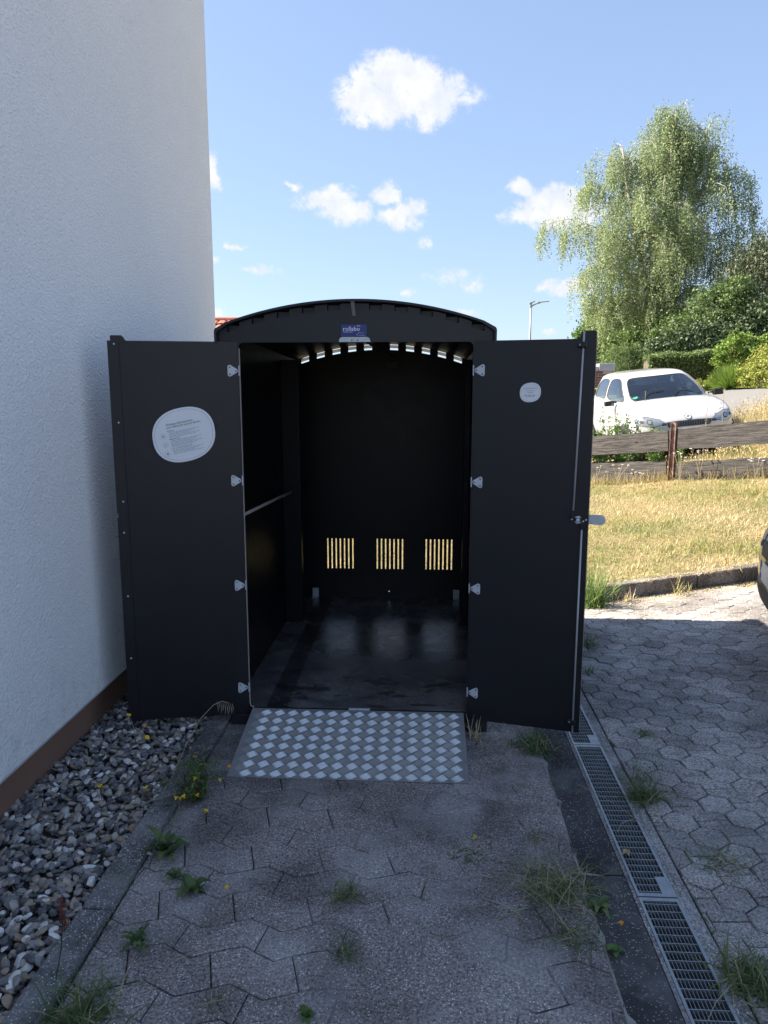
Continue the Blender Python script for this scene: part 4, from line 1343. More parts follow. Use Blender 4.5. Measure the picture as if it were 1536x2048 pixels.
def put_leaves(name, parts, mat, parent=None, smooth=False):
    V = []; F = []; T = []; b = 0
    for v, f, t_ in parts:
        V.append(v); F.append(f + b); T.append(t_); b += len(v)
    me = arrays_mesh(name, np.concatenate(V), np.concatenate(F), mat, tint=np.clip(np.concatenate(T), 0, 1))
    return link(name, me, parent)


def gz(x, y):
    """ground height at a spot of the yard or the lawn"""
    if y > float(edge_y(x)): return tz(x, y)
    return float(pave_z(x))


def grass_tuft(name, label, x, y, n, h, spread, mat, tl=(.1, .7), lean=(.3, 1.1), w=.0035, z=None, group=None, cat='grass tuft', dry=.12, extra=None):
    N = n
    P0 = np.stack([rng.normal(0, spread * .3, N), rng.normal(0, spread * .3, N), np.zeros(N)], 1)
    tt = rng.uniform(tl[0], tl[1], N); tt[rng.random(N) < dry] = 1.0
    v, f, t_ = blades(P0, 4, rng.uniform(.45, 1, N) * h, rng.uniform(.6, 1.2, N) * w, rng.uniform(lean[0], lean[1], N), tt)
    me = arrays_mesh(name, v, f, mat, tint=t_)
    o = link(name, me, None, (x, y, gz(x, y) - .003 if z is None else z))
    tag(o, label, cat, group)
    if extra: extra(o)
    return o


def one_leaf(L, w, bend, lobes=0, n=7):
    """a leaf along +x, drooping; returns verts, faces"""
    vs = []; fs = []
    for i in range(n + 1):
        s = i / n
        x = L * s * math.cos(bend * s); z = L * s * .35 * math.sin(math.pi * min(1, s * 1.1)) - L * bend * .35 * s * s
        ww = w * math.sin(math.pi * (s ** .75)) ** .8 if 0 < s < 1 else .0008
        if lobes: ww *= .62 + .38 * math.cos(s * lobes * 2 * math.pi)
        vs += [(x, -ww, z + abs(ww) * .35), (x, 0, z), (x, ww, z + abs(ww) * .35)]
    for i in range(n):
        b = 3 * i
        fs += [(b, b + 3, b + 4, b + 1), (b + 1, b + 4, b + 5, b + 2)]
    return vs, fs


def leaf_mesh(L, w, bend, lobes, mat, tint):
    mb = MB(); vs, fs = one_leaf(L, w, bend, lobes, 14 if lobes else 7); mb.add(vs, fs)
    me = mb.mesh('leaf', mat, True)
    a = me.attributes.new('tint', 'FLOAT', 'FACE'); a.data.foreach_set('value', np.clip(np.full(len(fs), tint) + rng.normal(0, .03, len(fs)), 0, 1).astype(np.float32))
    return me


def rosette(name, label, x, y, n, L, w, mat, lobes=0, lift=.5, cat='weed', extra=None, tint=(.2, .7), z=None, seed=1):
    r = random.Random(seed)
    o = empty(name, (x, y, gz(x, y) if z is None else z)); tag(o, label, cat)
    for i in range(n):
        me = leaf_mesh(.85 * L * r.uniform(.55, 1.1), .8 * w * r.uniform(.7, 1.1), r.uniform(.2, .7), lobes, mat, r.uniform(*tint))
        link('leaf', me, o, (0, 0, .001), (0, -r.uniform(.1, lift), 2 * math.pi * i / n + r.uniform(-.3, .3)))
    if extra: extra(o)
    return o


def stem(o, pts, r=.0012, mat=None, name='stem'):
    mb = MB(); mb.tube(pts, r, 4); return mb.build(name, mat or M_weedstem, o)


def flower(o, p, r=.011, mat=None, n=9, name='flower'):
    mb = MB(); p = Vector(p); q = random.Random(int(p.x * 1e4) + n)
    tilt = Euler((q.uniform(-.7, .7), q.uniform(-.7, .7), q.uniform(0, 6))).to_matrix()
    vs = [tuple(p + tilt @ Vector((0, 0, .002)))]
    for k in range(2 * n):
        a = math.pi * k / n; rr = r * (1 if k % 2 == 0 else .68)
        vs.append(tuple(p + tilt @ Vector((rr * math.cos(a), rr * math.sin(a), .004 * (k % 2)))))
    mb.add(vs, [(0, 1 + k, 1 + (k + 1) % (2 * n)) for k in range(2 * n)])
    mb.tube([p + tilt @ Vector((0, 0, -.008)), p + tilt @ Vector((0, 0, .0))], [.0022, r * .5], 6, 0)
    return mb.build(name, mat or M_yellow, o)


M_weedstem = simple('weed stem', (.09, .13, .05), .7)

# tufts on the paving
grass_tuft('grass_tuft', 'largest spreading grass tuft, right part of the stone path beside the dark edging strip', .435, 2.10, 420, .16, .20, M_weed, (.25, .95), (.5, 1.5), .003, dry=.3)
grass_tuft('grass_tuft', 'flat thin grass tuft at the edging strip just nearer than the largest tuft', .45, 1.905, 130, .11, .10, M_weed, (.2, .8), (.7, 1.5), .0026, dry=.25)
grass_tuft('grass_tuft', 'small yellow green grass tuft alone in the middle of the stone path', -.235, 2.035, 120, .085, .06, M_weed, (.4, .95), (.3, 1.4), .003, dry=.15)
grass_tuft('grass_tuft', 'thin weedy grass with one tall straw, just nearer than the small central tuft', -.215, 1.80, 60, .09, .05, M_weed, (.2, .8), (.3, 1.4), .0025, dry=.2)
o = grass_tuft('grass_tuft', 'dark low tuft with a yellow bud on the path halfway to the ramp', .175, 2.27, 110, .07, .10, M_weed, (.05, .6), (.8, 1.5), .003, dry=.2)
flower(o, (.01, .03, .05), .007)
grass_tuft('grass_tuft', 'sparse small tuft near the edging strip beyond the largest tuft', .40, 2.38, 60, .06, .06, M_weed, (.2, .9), (.5, 1.4), .0025, dry=.3)
grass_tuft('grass_tuft', 'grass tuft right of the drain near the far end of the middle grate', .865, 2.66, 190, .15, .09, M_weed, (.25, .8), (.25, 1.3), .0035)
grass_tuft('grass_tuft', 'spreading grass tuft on the hexagon paving right of the middle grate', 1.0, 2.26, 150, .12, .13, M_weed, (.2, .8), (.6, 1.5), .003, dry=.25)
grass_tuft('grass_tuft', 'big lush grass clump at the bottom right corner beside the drain', .885, 1.76, 260, .14, .12, M_weed, (.3, .9), (.3, 1.35), .0045)
grass_tuft('grass_tuft', 'grass tuft at the bottom left against the gravel kerb', -.85, 1.55, 260, .15, .14, M_weed, (.3, .85), (.4, 1.4), .004)
grass_tuft('grass_tuft', 'green patch of grass in the hexagon paving just beyond the far grate', 1.035, 3.19, 80, .06, .08, M_weed, (.3, .8), (.6, 1.4), .003)
grass_tuft('grass_tuft', 'mossy dark patch in the hexagon paving halfway to the sunlit edge', 1.33, 3.64, 70, .03, .12, M_weed, (.0, .5), (.7, 1.5), .003)
grass_tuft('grass_tuft', 'dark weed poking out beside the right door, farther of two', 1.03, 4.42, 110, .11, .10, M_weed, (.2, .6), (.3, 1.3), .004)
grass_tuft('grass_tuft', 'small weed poking out beside the right door, nearer of two', .945, 3.96, 60, .08, .07, M_weed, (.2, .7), (.3, 1.3), .004)
grass_tuft('grass_tuft', 'leafy weeds under the lower corner of the open right door', .50, 3.05, 220, .13, .15, M_weed, (.1, .7), (.4, 1.4), .0045)
grass_tuft('grass_tuft', 'tall bright grass growing at the end of the lawn kerb beside the right door', 1.24, 5.24, 200, .42, .15, M_lightweed, (.3, 1), (.05, .55), .007, z=0)
grass_tuft('grass_tuft', 'yellow green grass sprigs growing in front of the lawn kerb', 1.95, 5.44, 34, .17, .12, M_dry, (.1, .5), (.1, .6), .005)
grass_tuft('grass_tuft', 'reddish dry tuft at the foot of the lawn kerb, near its joint', 1.52, 5.31, 50, .13, .08, M_dry, (.6, 1), (.1, .9), .005)
grass_tuft('grass_tuft', 'wispy star-shaped grass in the hexagon paving left of the spreading tuft', .985, 2.40, 26, .09, .03, M_weed, (.3, .8), (1.0, 1.5), .002)
grass_tuft('grass_tuft', 'short tuft in a joint at the lower left of the stone path', -.525, 1.62, 40, .06, .04, M_weed, (.1, .6), (.5, 1.4), .0025)
grass_tuft('grass_tuft', 'dry twiggy grass at the foot of the door on the right of the ramp', .243, 3.13, 26, .12, .04, M_dry, (.5, .9), (.1, 1.1), .004)
grass_tuft('dead_grass', 'matted dead grass lying against the lower edge of the ramp', -.34, 2.655, 160, .15, .16, M_weed, (.9, 1), (1.2, 1.57), .003, cat='dead grass', dry=.6)
grass_tuft('dead_grass', 'scattered straw on the path in the near foreground centre', .24, 1.95, 34, .16, .22, M_weed, (.9, 1), (1.4, 1.57), .002, cat='dead grass', dry=.8)

# broadleaf weeds
def dand(seed, n, hs):
    def f(o):
        r = random.Random(seed)
        for i in range(n):
            a = r.uniform(0, 6.28); d = r.uniform(.02, .09); h = r.uniform(*hs)
            p = (d * math.cos(a), d * math.sin(a), h)
            stem(o, [(0, 0, 0), (p[0] * .4, p[1] * .4, h * .6), p], .001)
            flower(o, p, r.uniform(.007, .010), r.choice([M_yellow, M_orange]))
    return f
rosette('dandelion', 'jagged rosette weed on the path edge, low beside the gravel kerb', -.80, 1.80, 11, .085, .018, M_weed, 5, .9, seed=3)
rosette('broadleaf_weed', 'broad plantain-like weed right of the kerb with a pale stalk', -.72, 2.03, 9, .085, .020, M_weed, 0, .8, seed=4, extra=None)
rosette('broadleaf_weed', 'tall weed with long upright leaves standing on the kerb left of the path', -.865, 2.20, 13, .15, .019, M_weed, 0, 1.25, seed=5, extra=dand(8, 2, (.16, .22)))
rosette('broadleaf_weed', 'low clump of green leaves in the joint beside the dark edging strip', .545, 1.85, 5, .045, .013, M_lightweed, 0, .9, seed=6)
rosette('broadleaf_weed', 'small green seedling at the very bottom edge of the path', -.285, 1.59, 6, .045, .014, M_lightweed, 0, .9, seed=7)
rosette('broadleaf_weed', 'leafy weed running over the edging strip from the largest grass tuft', .545, 2.03, 9, .07, .015, M_weed, 0, .7, seed=8, tint=(.4, .8))
rosette('broadleaf_weed', 'leafy weed clump along the kerb beside the central stone joint', -.80, 2.09, 8, .08, .016, M_weed, 3, .9, seed=12, tint=(.3, .8))
rosette('broadleaf_weed', 'bright weed with broad leaves at the foot of the tall kerb grass', 1.27, 5.2, 7, .12, .03, M_lightweed, 0, 1.0, seed=9, tint=(.5, 1))

# ragwort with thin feathery leaves and yellow flowers
rg = empty('ragwort', (-.875, 2.56, .0)); tag(rg, 'feathery green weed with yellow flowers beside the left edge of the ramp', 'weed')
parts = []
for k in range(60):
    a = rnd.uniform(0, 6.28); L = rnd.uniform(.05, .19); ln = rnd.uniform(.05, .8)
    tip = np.array([math.cos(a) * L * math.sin(ln), math.sin(a) * L * math.sin(ln) * 1.3, L * math.cos(ln)])
    s = rng.uniform(.1, 1, 46)[:, None]
    pc = s * tip[None, :] + rng.normal(0, .009, (46, 3)); pc[:, 2] = np.maximum(pc[:, 2], .004)
    parts.append(leaves(pc, rng.uniform(.014, .034, 46), rng.uniform(.3, 1, 46) ** 1.2, up=.6, aspect=.17))
put_leaves('foliage', parts, M_weed, rg)['kind'] = 'stuff'
for (fx_, fy, fz) in ((.02, -.06, .12), (.115, .07, .10), (.10, -.01, .09), (.04, -.10, .075), (.09, -.16, .05), (-.03, .10, .12)):
    stem(rg, [(0, 0, 0), (fx_ * .5, fy * .5, fz * .7), (fx_, fy, fz)], .0009); flower(rg, (fx_, fy, fz), rnd.uniform(.008, .011), M_yellow if rnd.random() < .7 else M_orange)

fw_ = empty('hawkweed', (-1.29, 3.0, .01)); tag(fw_, 'two small yellow flowers on thin stems at the foot of the left door', 'wildflower')
for (p, m_) in (((-.03, .01, .115), M_yellow), ((.05, -.01, .075), M_orange), ((.065, -.03, .03), M_yellow)):
    stem(fw_, [(0, 0, -.03), (p[0] * .4, p[1], p[2] * .5), p], .0012, M_drystalk); flower(fw_, p, .012 if m_ is M_yellow else .009, m_)
for i, (x, y, lb) in enumerate(((-1.24, 2.53, 'single yellow flower over the gravel, left one of a pair'), (-1.06, 2.53, 'single yellow flower over the gravel, right one of a pair near the kerb'))):
    o = empty('hawkweed', (x, y, .01)); tag(o, lb, 'wildflower')
    stem(o, [(.01, -.02, -.03), (0.01, -.01, .02), (0, 0, .045)], .001, M_darkstalk); flower(o, (0, 0, .047), .010)
for i, (x, y, h, lb) in enumerate(((.585, 1.93, .03, 'tiny orange flower on a thin stem lying over the dark edging strip'), (-.605, 2.02, .03, 'tiny pale yellow flower over the path right of the broadleaf weed'), (-.865, 2.36, .12, 'thin stem with an orange flower head beside the kerb below the ragwort'))):
    o = empty('hawkweed', (x, y, 0)); tag(o, lb, 'wildflower')
    stem(o, [(-.04, .03, 0), (-.01, .01, h * .7), (0, 0, h)], .0008, M_drystalk); flower(o, (0, 0, h), .008, M_orange if i != 1 else M_yellow)

# single stalks
o = empty('dry_grass_stalk', (-.985, 2.72, .01)); tag(o, 'arching dry grass stalk with drooping ears before the left door', 'dry grass')
sp_ = [(-.03, -.06, 0), (.0, .06, .09), (.03, .17, .16), (.07, .24, .195), (.10, .27, .20), (.125, .285, .185)]
stem(o, sp_, .0016, M_drystalk, 'stalk')
for k in range(9):
    q = Vector(sp_[-1]) + Vector((-.05 + k * .008, -.01 + .002 * k, .012 - .002 * k)); l = .03 + .03 * rnd.random()
    stem(o, [q, q + Vector((.004, 0, -l * .5)), q + Vector((.008 * rnd.random(), 0, -l))], [.0006, .0018, .0005], M_drystalk, 'seed_ear')
o = empty('dock_stalk', (-.985, 1.735, .0)); tag(o, 'upright dead stalk with red brown seeds at the gravel kerb', 'weed')
stem(o, [(.03, -.12, 0), (.01, -.03, .06), (-.01, .03, .12)], .0016, M_darkstalk, 'stalk')
pc = np.stack([rng.normal(-.012, .006, 120), rng.normal(.03, .006, 120), rng.uniform(.07, .17, 120)], 1)
put_leaves('seed_head', [leaves(pc, rng.uniform(.006, .011, 120), rng.uniform(0, 1, 120), aspect=.8)], M_redstalk, o)
for i, (x, y, pts, m_, lb) in enumerate((
    (-.90, 2.14, [(0, 0, 0), (.02, .12, .10), (.05, .28, .16)], M_darkstalk, 'dark bare stalk leaning over the kerb towards the ragwort'),
    (-1.20, 2.30, [(0, 0, .01), (.10, .12, .03), (.26, .24, .035)], M_drystalk, 'long dry straw lying across the gravel'),
    (.62, 2.75, [(0, 0, .004), (.09, -.12, .012), (.25, -.38, .008)], M_drystalk, 'thin dry straw lying across the middle drain grate'),
    (.70, 2.42, [(0, 0, .004), (.03, .05, .01), (.10, .09, .01)], M_drystalk, 'short pale straw on the left edge of the middle grate'),
    (-.40, 2.50, [(0, 0, .005), (.06, .01, .008), (.13, .03, .005)], M_drystalk, 'white dry twig lying on the path below the ramp'),
    (-.70, 1.72, [(0, 0, .005), (.06, .05, .01), (.11, .12, .005)], M_drystalk, 'pale straw lying on the lower left paving stones'),
    (-.58, 1.60, [(0, 0, .004), (.08, .01, .02), (.14, -.05, .006), (.15, -.09, .005)], M_drystalk, 'curled dry stem lying on the path at the bottom left'),
    (.72, 1.66, [(0, -.03, .003), (.03, .0, .03), (.13, .10, .02)], M_drystalk, 'pale stem over the near grate beside the lush clump'))):
    o = empty('dry_stalk', (x, y, 0)); tag(o, lb, 'dry stalk'); stem(o, pts, .0011, m_, 'stalk')
# feathery weed right of the drain
o = empty('yarrow', (.87, 2.72, .0)); tag(o, 'feathery grey green weed behind the grass tuft right of the drain', 'weed')
parts = []
for k in range(12):
    a = rnd.uniform(0, 6.28); tip = np.array([.05 + math.cos(a) * .07, .04 + math.sin(a) * .08, rnd.uniform(.03, .13)])
    s = rng.uniform(.3, 1, 40)[:, None]; pc = s * tip[None] + rng.normal(0, .011, (40, 3)); pc[:, 2] = np.maximum(pc[:, 2], .004)
    parts.append(leaves(pc, rng.uniform(.006, .014, 40), rng.uniform(.1, .6, 40), up=.4, aspect=.25))
put_leaves('foliage', parts, M_weed, o)['kind'] = 'stuff'
# moss and small weeds along the joints of path and drain
V_ = []
N = 1500
xx = np.concatenate([rng.normal(.524, .006, 500), rng.normal(-.925, .008, 600), rng.normal(.85, .012, 400)])
yy = np.concatenate([rng.uniform(1.3, 3.1, 500), rng.uniform(1.3, 3.1, 600), rng.uniform(1.4, 3.6, 400)])
keep = (np.sin(yy * 9 + xx * 3) + np.sin(yy * 23.0) + rng.normal(0, .7, N)) > .3
xx, yy = xx[keep], yy[keep]
P0 = np.stack([xx, yy, np.full(len(xx), -.006)], 1)
v, f, t_ = blades(P0, 2, rng.uniform(.008, .035, len(xx)), rng.uniform(.002, .004, len(xx)), rng.uniform(.2, 1.4, len(xx)), rng.uniform(0, .8, len(xx)))
tag(put_leaves('joint_weeds', [(v, f, t_)], M_weed), 'tiny weeds and moss in the long joints of the paving', 'weeds', kind='stuff')
# fallen bits on the path
N = 420
xx = rng.uniform(-.9, 1.5, N); yy = rng.uniform(1.3, 3.2, N)
pc = np.stack([xx, yy, np.full(N, .003) + pave_z(xx)], 1)
v, f, t_ = leaves(pc, rng.uniform(.003, .012, N), rng.uniform(.85, 1, N), aspect=.25)
v[:, 2] = np.clip(v[:, 2], .001, None)
tag(put_leaves('plant_litter', [(v, f, t_)], M_weed), 'bits of dead plants scattered over the paving', 'litter', kind='stuff')

# straw against the lawn kerb
N = 6500
s = rng.uniform(1.25, 4.2, N); dd = np.abs(rng.normal(0, .05, N)) - np.where(rng.random(N) < .3, .10, 0) + np.where(rng.random(N) < .3, rng.uniform(0, .16, N), 0)
xx = s; yy = edge_y(s) - .01 - dd * (1.3 + .7 * np.sin(s * 5))
P0 = np.stack([xx, yy, pave_z(xx) + .002 + rng.uniform(0, .006, N) + np.where(yy > edge_y(xx) - .012, .118, 0)], 1)
v, f, t_ = blades(P0, 1, rng.uniform(.02, .08, N), rng.uniform(.002, .005, N), rng.uniform(1.3, 1.55, N), rng.uniform(.55, 1, N))
tag(put_leaves('straw', [(v, f, t_)], M_dry), 'dry straw and needles swept against the lawn kerb', 'straw', kind='stuff')

# ---------------------------------------------------------------- lawn and wild grass
def field(n, x0, x1, y0, y1, dens=None):
    xx = rng.uniform(x0, x1, n); yy = rng.uniform(y0, y1, n)
    k = yy > edge_y(xx) + .06
    if dens is not None: k &= rng.random(n) < dens(xx, yy)
    return xx[k], yy[k]
def patch(x, y, s=1.0, ph=0):
    return (np.sin(x * 1.9 * s + 1.3 + ph) * np.sin(y * 1.5 * s + .4 + ph) + .6 * np.sin(x * 4.1 * s + y * 2.3 * s + ph) + .4 * np.sin(x * 9 * s - y * 7 * s)) / 2
xx, yy = field(150000, .9, 5.6, 5.2, 11.9, lambda x, y: (x < y * .56) & (x > y * .17 + .0) | (rng.random(len(x)) < .12))
x2, y2 = field(26000, -1.2, 1.2, 5.3, 9.5)
xx = np.concatenate([xx, x2]); yy = np.concatenate([yy, y2])
zz = terr(xx, yy)
g = patch(xx, yy) + rng.normal(0, .30, len(xx))
green = np.exp(-(((xx - 2.5) / .5) ** 2 + ((yy - 6.4) / .25) ** 2)) + np.exp(-(((xx - 1.4) / .25) ** 2 + ((yy - 5.5) / .2) ** 2)) + .8 * np.exp(-(((xx - 3.9) / .6) ** 2 + ((yy - 8.3) / .4) ** 2))
tn = np.where(g > .06, rng.uniform(.0, .28, len(xx)), rng.uniform(.3, 1.0, len(xx)))
tn = np.where(rng.random(len(xx)) < green, rng.uniform(0, .22, len(xx)), tn)
hgt = rng.uniform(.02, .055, len(xx)) * (1 + 1.2 * (rng.random(len(xx)) < .04)) * (1 + .8 * green)
v, f, t_ = blades(np.stack([xx, yy, zz - .003], 1), 2, hgt, rng.uniform(.003, .006, len(xx)), rng.uniform(.1, 1.35, len(xx)), tn)
tag(put_leaves('lawn_grass', [(v, f, t_)], M_dry), 'sunlit dry yellow lawn with green patches behind the kerb', 'grass', kind='stuff')

def fy(x):      # fence line
    return 9.92 - 1.144 * (x - 3.32)
# taller grass at the fence foot and behind
xx = rng.uniform(1.6, 5.2, 9000); yy = fy(xx) + np.concatenate([rng.normal(-.02, .05, 4000), rng.uniform(.1, 1.2, 5000)])
zz = terr(xx, yy)
v, f, t_ = blades(np.stack([xx, yy, zz], 1), 3, rng.uniform(.06, .24, 9000), rng.uniform(.003, .006, 9000), rng.uniform(.05, .7, 9000), rng.uniform(.05, .9, 9000))
parts = [(v, f, t_)]
# dense wild grass right of the white car and low grass before it
xx = rng.uniform(2.0, 9.5, 60000); yy = rng.uniform(8.6, 15, 60000)
k = (yy > fy(xx) + .15) & (yy < 12.6 + .35 * (xx - 3)) & ((xx > 4.95) | (yy < 11.1))
xx, yy = xx[k], yy[k]
tall = np.clip((xx - 4.5) / .6, 0, 1)
hgt = rng.uniform(.5, 1, len(xx)) * (.22 + .42 * tall)
v, f, t_ = blades(np.stack([xx, yy, terr(xx, yy)], 1), 3, hgt, rng.uniform(.004, .008, len(xx)), rng.uniform(.02, .5, len(xx)), np.where(rng.random(len(xx)) < .15 + .3 * (1 - tall), rng.uniform(0, .25, len(xx)), rng.uniform(.3, 1, len(xx))))
parts.append((v, f, t_))
# seed heads
k = rng.random(len(xx)) < .35
pc = np.stack([xx[k], yy[k], terr(xx[k], yy[k]) + hgt[k] * .93], 1); n = len(pc)
parts.append(leaves(pc, rng.uniform(.02, .05, n), rng.uniform(.55, 1, n), up=1.5, aspect=.3))
tag(put_leaves('wild_grass', parts, M_dry), 'tall dry wild grass growing behind the board fence', 'grass', kind='stuff')

# weeds in front of the white car
def tall_weed(label, x, y, h, mat, seed, n=60, spread=.09, red=False, leafy=.6):
    o = empty('tall_weed', (x, y, tz(x, y))); tag(o, label, 'weed')
    r = np.random.default_rng(seed); q = random.Random(seed)
    mb = MB(); cs = []
    for k in range(7):
        a = q.uniform(0, 6.28); d = q.uniform(.1, 1) * spread; hh_ = h * q.uniform(.6, 1)
        p = [(0, 0, 0), (d * .5 * math.cos(a), d * .5 * math.sin(a), hh_ * .5), (d * math.cos(a) + .03 * q.uniform(-1, 1), d * math.sin(a), hh_)]
        mb.tube(p, [.003, .002, .001], 4); cs.append(p)
    mb.build('stem', M_drystalk if red else M_weedstem, o)
    P_ = []
    for p in cs:
        s = r.uniform(.15, .98, n); a = np.array(p[1]); b = np.array(p[2]); z0 = np.zeros(3)
        pt = np.where(s[:, None] < .5, z0 + (a - z0) * (s[:, None] * 2), a + (b - a) * (s[:, None] * 2 - 1))
        P_.append(pt + r.normal(0, .018, (n, 3)))
    P_ = np.concatenate(P_)
    put_leaves('foliage', [leaves(P_, r.uniform(.02, .06, len(P_)) * leafy, r.uniform(0, 1, len(P_)), up=.3, aspect=.5)], mat, o)['kind'] = 'stuff'
    return o
WW = [(2.62, 11.25, .95, M_lightweed, 'bushy green weed before the left flank of the white car'), (2.9, 11.1, .85, M_lightweed, 'leafy weed screening the left door of the white car'),
      (3.02, 11.3, .95, M_lightweed, 'second leafy weed from the left before the white car'), (3.13, 11.0, .62, M_lightweed, 'low weed between fence and the white car wheel'),
      (2.72, 10.95, .62, M_lightweed, 'low green weed behind the left end of the top board'), (3.42, 10.9, .80, M_lightweed, 'slim green weed rising in front of the white car headlight'),
      (3.66, 10.7, .55, M_lightweed, 'short weed just behind the board left of the fence post'), (4.30, 10.6, .62, M_dry, 'dry weed before the grille of the white car, right of the post'),
      (4.5, 10.5, .72, M_dry, 'dry weed screening the right headlight of the white car'), (4.12, 10.4, .6, M_dry, 'thin brown weed before the middle of the white bumper')]
WW += [(2.78, 11.35, 1.12, M_lightweed, 'tall loose green weed before the rear side window of the white car'), (2.98, 11.2, 1.05, M_lightweed, 'tall green weed before the front side window of the white car'),
       (3.18, 11.2, .86, M_lightweed, 'loose leafy weed left of the white car headlight'), (2.66, 11.1, .80, M_lightweed, 'green weed at the edge of the dark door before the white car'),
       (2.86, 10.85, .66, M_lightweed, 'light green weed rising just over the left top board'), (3.34, 10.75, .58, M_lightweed, 'leafy sprig above the board just left of the fence post')]
for i, (x, y, h, m_, lb) in enumerate(WW):
    tall_weed(lb, x, y, h, m_, 50 + i, 95 if m_ is M_lightweed else 45, .18, leafy=.95 if m_ is M_lightweed else .6)
for i, (x, y, h, lb) in enumerate(((3.28, 11.15, 1.22, 'tallest reddish seed stalk before the windscreen sticker of the white car'), (2.80, 11.3, 1.13, 'reddish seed stalk before the side window of the white car'),
                                   (2.95, 11.3, 1.15, 'second reddish seed stalk before the side window of the white car'), (4.1, 10.95, 1.05, 'slim brown seed stalk before the bonnet of the white car'), (4.32, 10.9, 1.05, 'brown seed stalk before the right part of the white bonnet'))):
    o = empty('dock_stalk', (x, y, tz(x, y))); tag(o, lb, 'weed')
    stem(o, [(0, 0, 0), (.01, 0, h * .5), (.0 + .04 * (i % 2), 0, h)], .003, M_drystalk, 'stalk')
    n = 50; s = rng.uniform(.55, 1, n)
    pc = np.stack([.04 * (i % 2) * s + rng.normal(0, .010, n), rng.normal(0, .010, n), h * s], 1)
    put_leaves('seed_head', [leaves(pc, rng.uniform(.010, .02, n), rng.uniform(0, 1, n), aspect=.7)], M_redstalk if i < 3 else M_drystalk, o)
# umbels at the lawn side of the fence
UM = [(2.72, 10.35, .40, 'pale umbel plant before the left fence boards'), (3.33, 9.62, .40, 'pale umbel plant just right of the fence post foot'), (3.52, 9.45, .44, 'tall pale umbel plant right of the fence post'),
      (2.98, 10.15, .20, 'low umbel plant between the left boards and the post'), (4.15, 8.72, .36, 'cluster of pale umbels before the right fence board'), (4.0, 8.95, .30, 'umbel plant left of the cluster before the right board'), (2.5, 10.65, .30, 'umbel plant beside the dark door edge'), (4.0, 8.2, .25, 'white flowered plant in the lawn right of the post')]
for i, (x, y, h, lb) in enumerate(UM):
    o = empty('umbel_plant', (x, y, tz(x, y))); tag(o, lb, 'wildflower'); q = random.Random(i + 5)
    for k in range(5):
        a = q.uniform(0, 6.28); d = q.uniform(.03, .16); hh_ = h * q.uniform(.65, 1)
        p = Vector((d * math.cos(a), d * math.sin(a) * .6, hh_)); stem(o, [(0, 0, 0), (p.x * .3, p.y * .3, hh_ * .55), p], .0022, M_drystalk)
        mb = MB()
        for j in range(9):
            b = q.uniform(0, 6.28); rr = q.uniform(0, .02); c_ = p + Vector((rr * math.cos(b), rr * math.sin(b), q.uniform(0, .008)))
            mb.prism([(c_.x + .005 * math.cos(t2), c_.y + .005 * math.sin(t2)) for t2 in np.linspace(0, 2 * math.pi, 6)[:-1]], c_.z, c_.z + .006)
        mb.build('flower_head', M_white, o)


# ------------------------------------------------------------------ trees and shrubs
def limb(mb, pts, r0, r1, n=7):
    k = len(pts); mb.tube(pts, [r0 + (r1 - r0) * i / (k - 1) for i in range(k)], n)


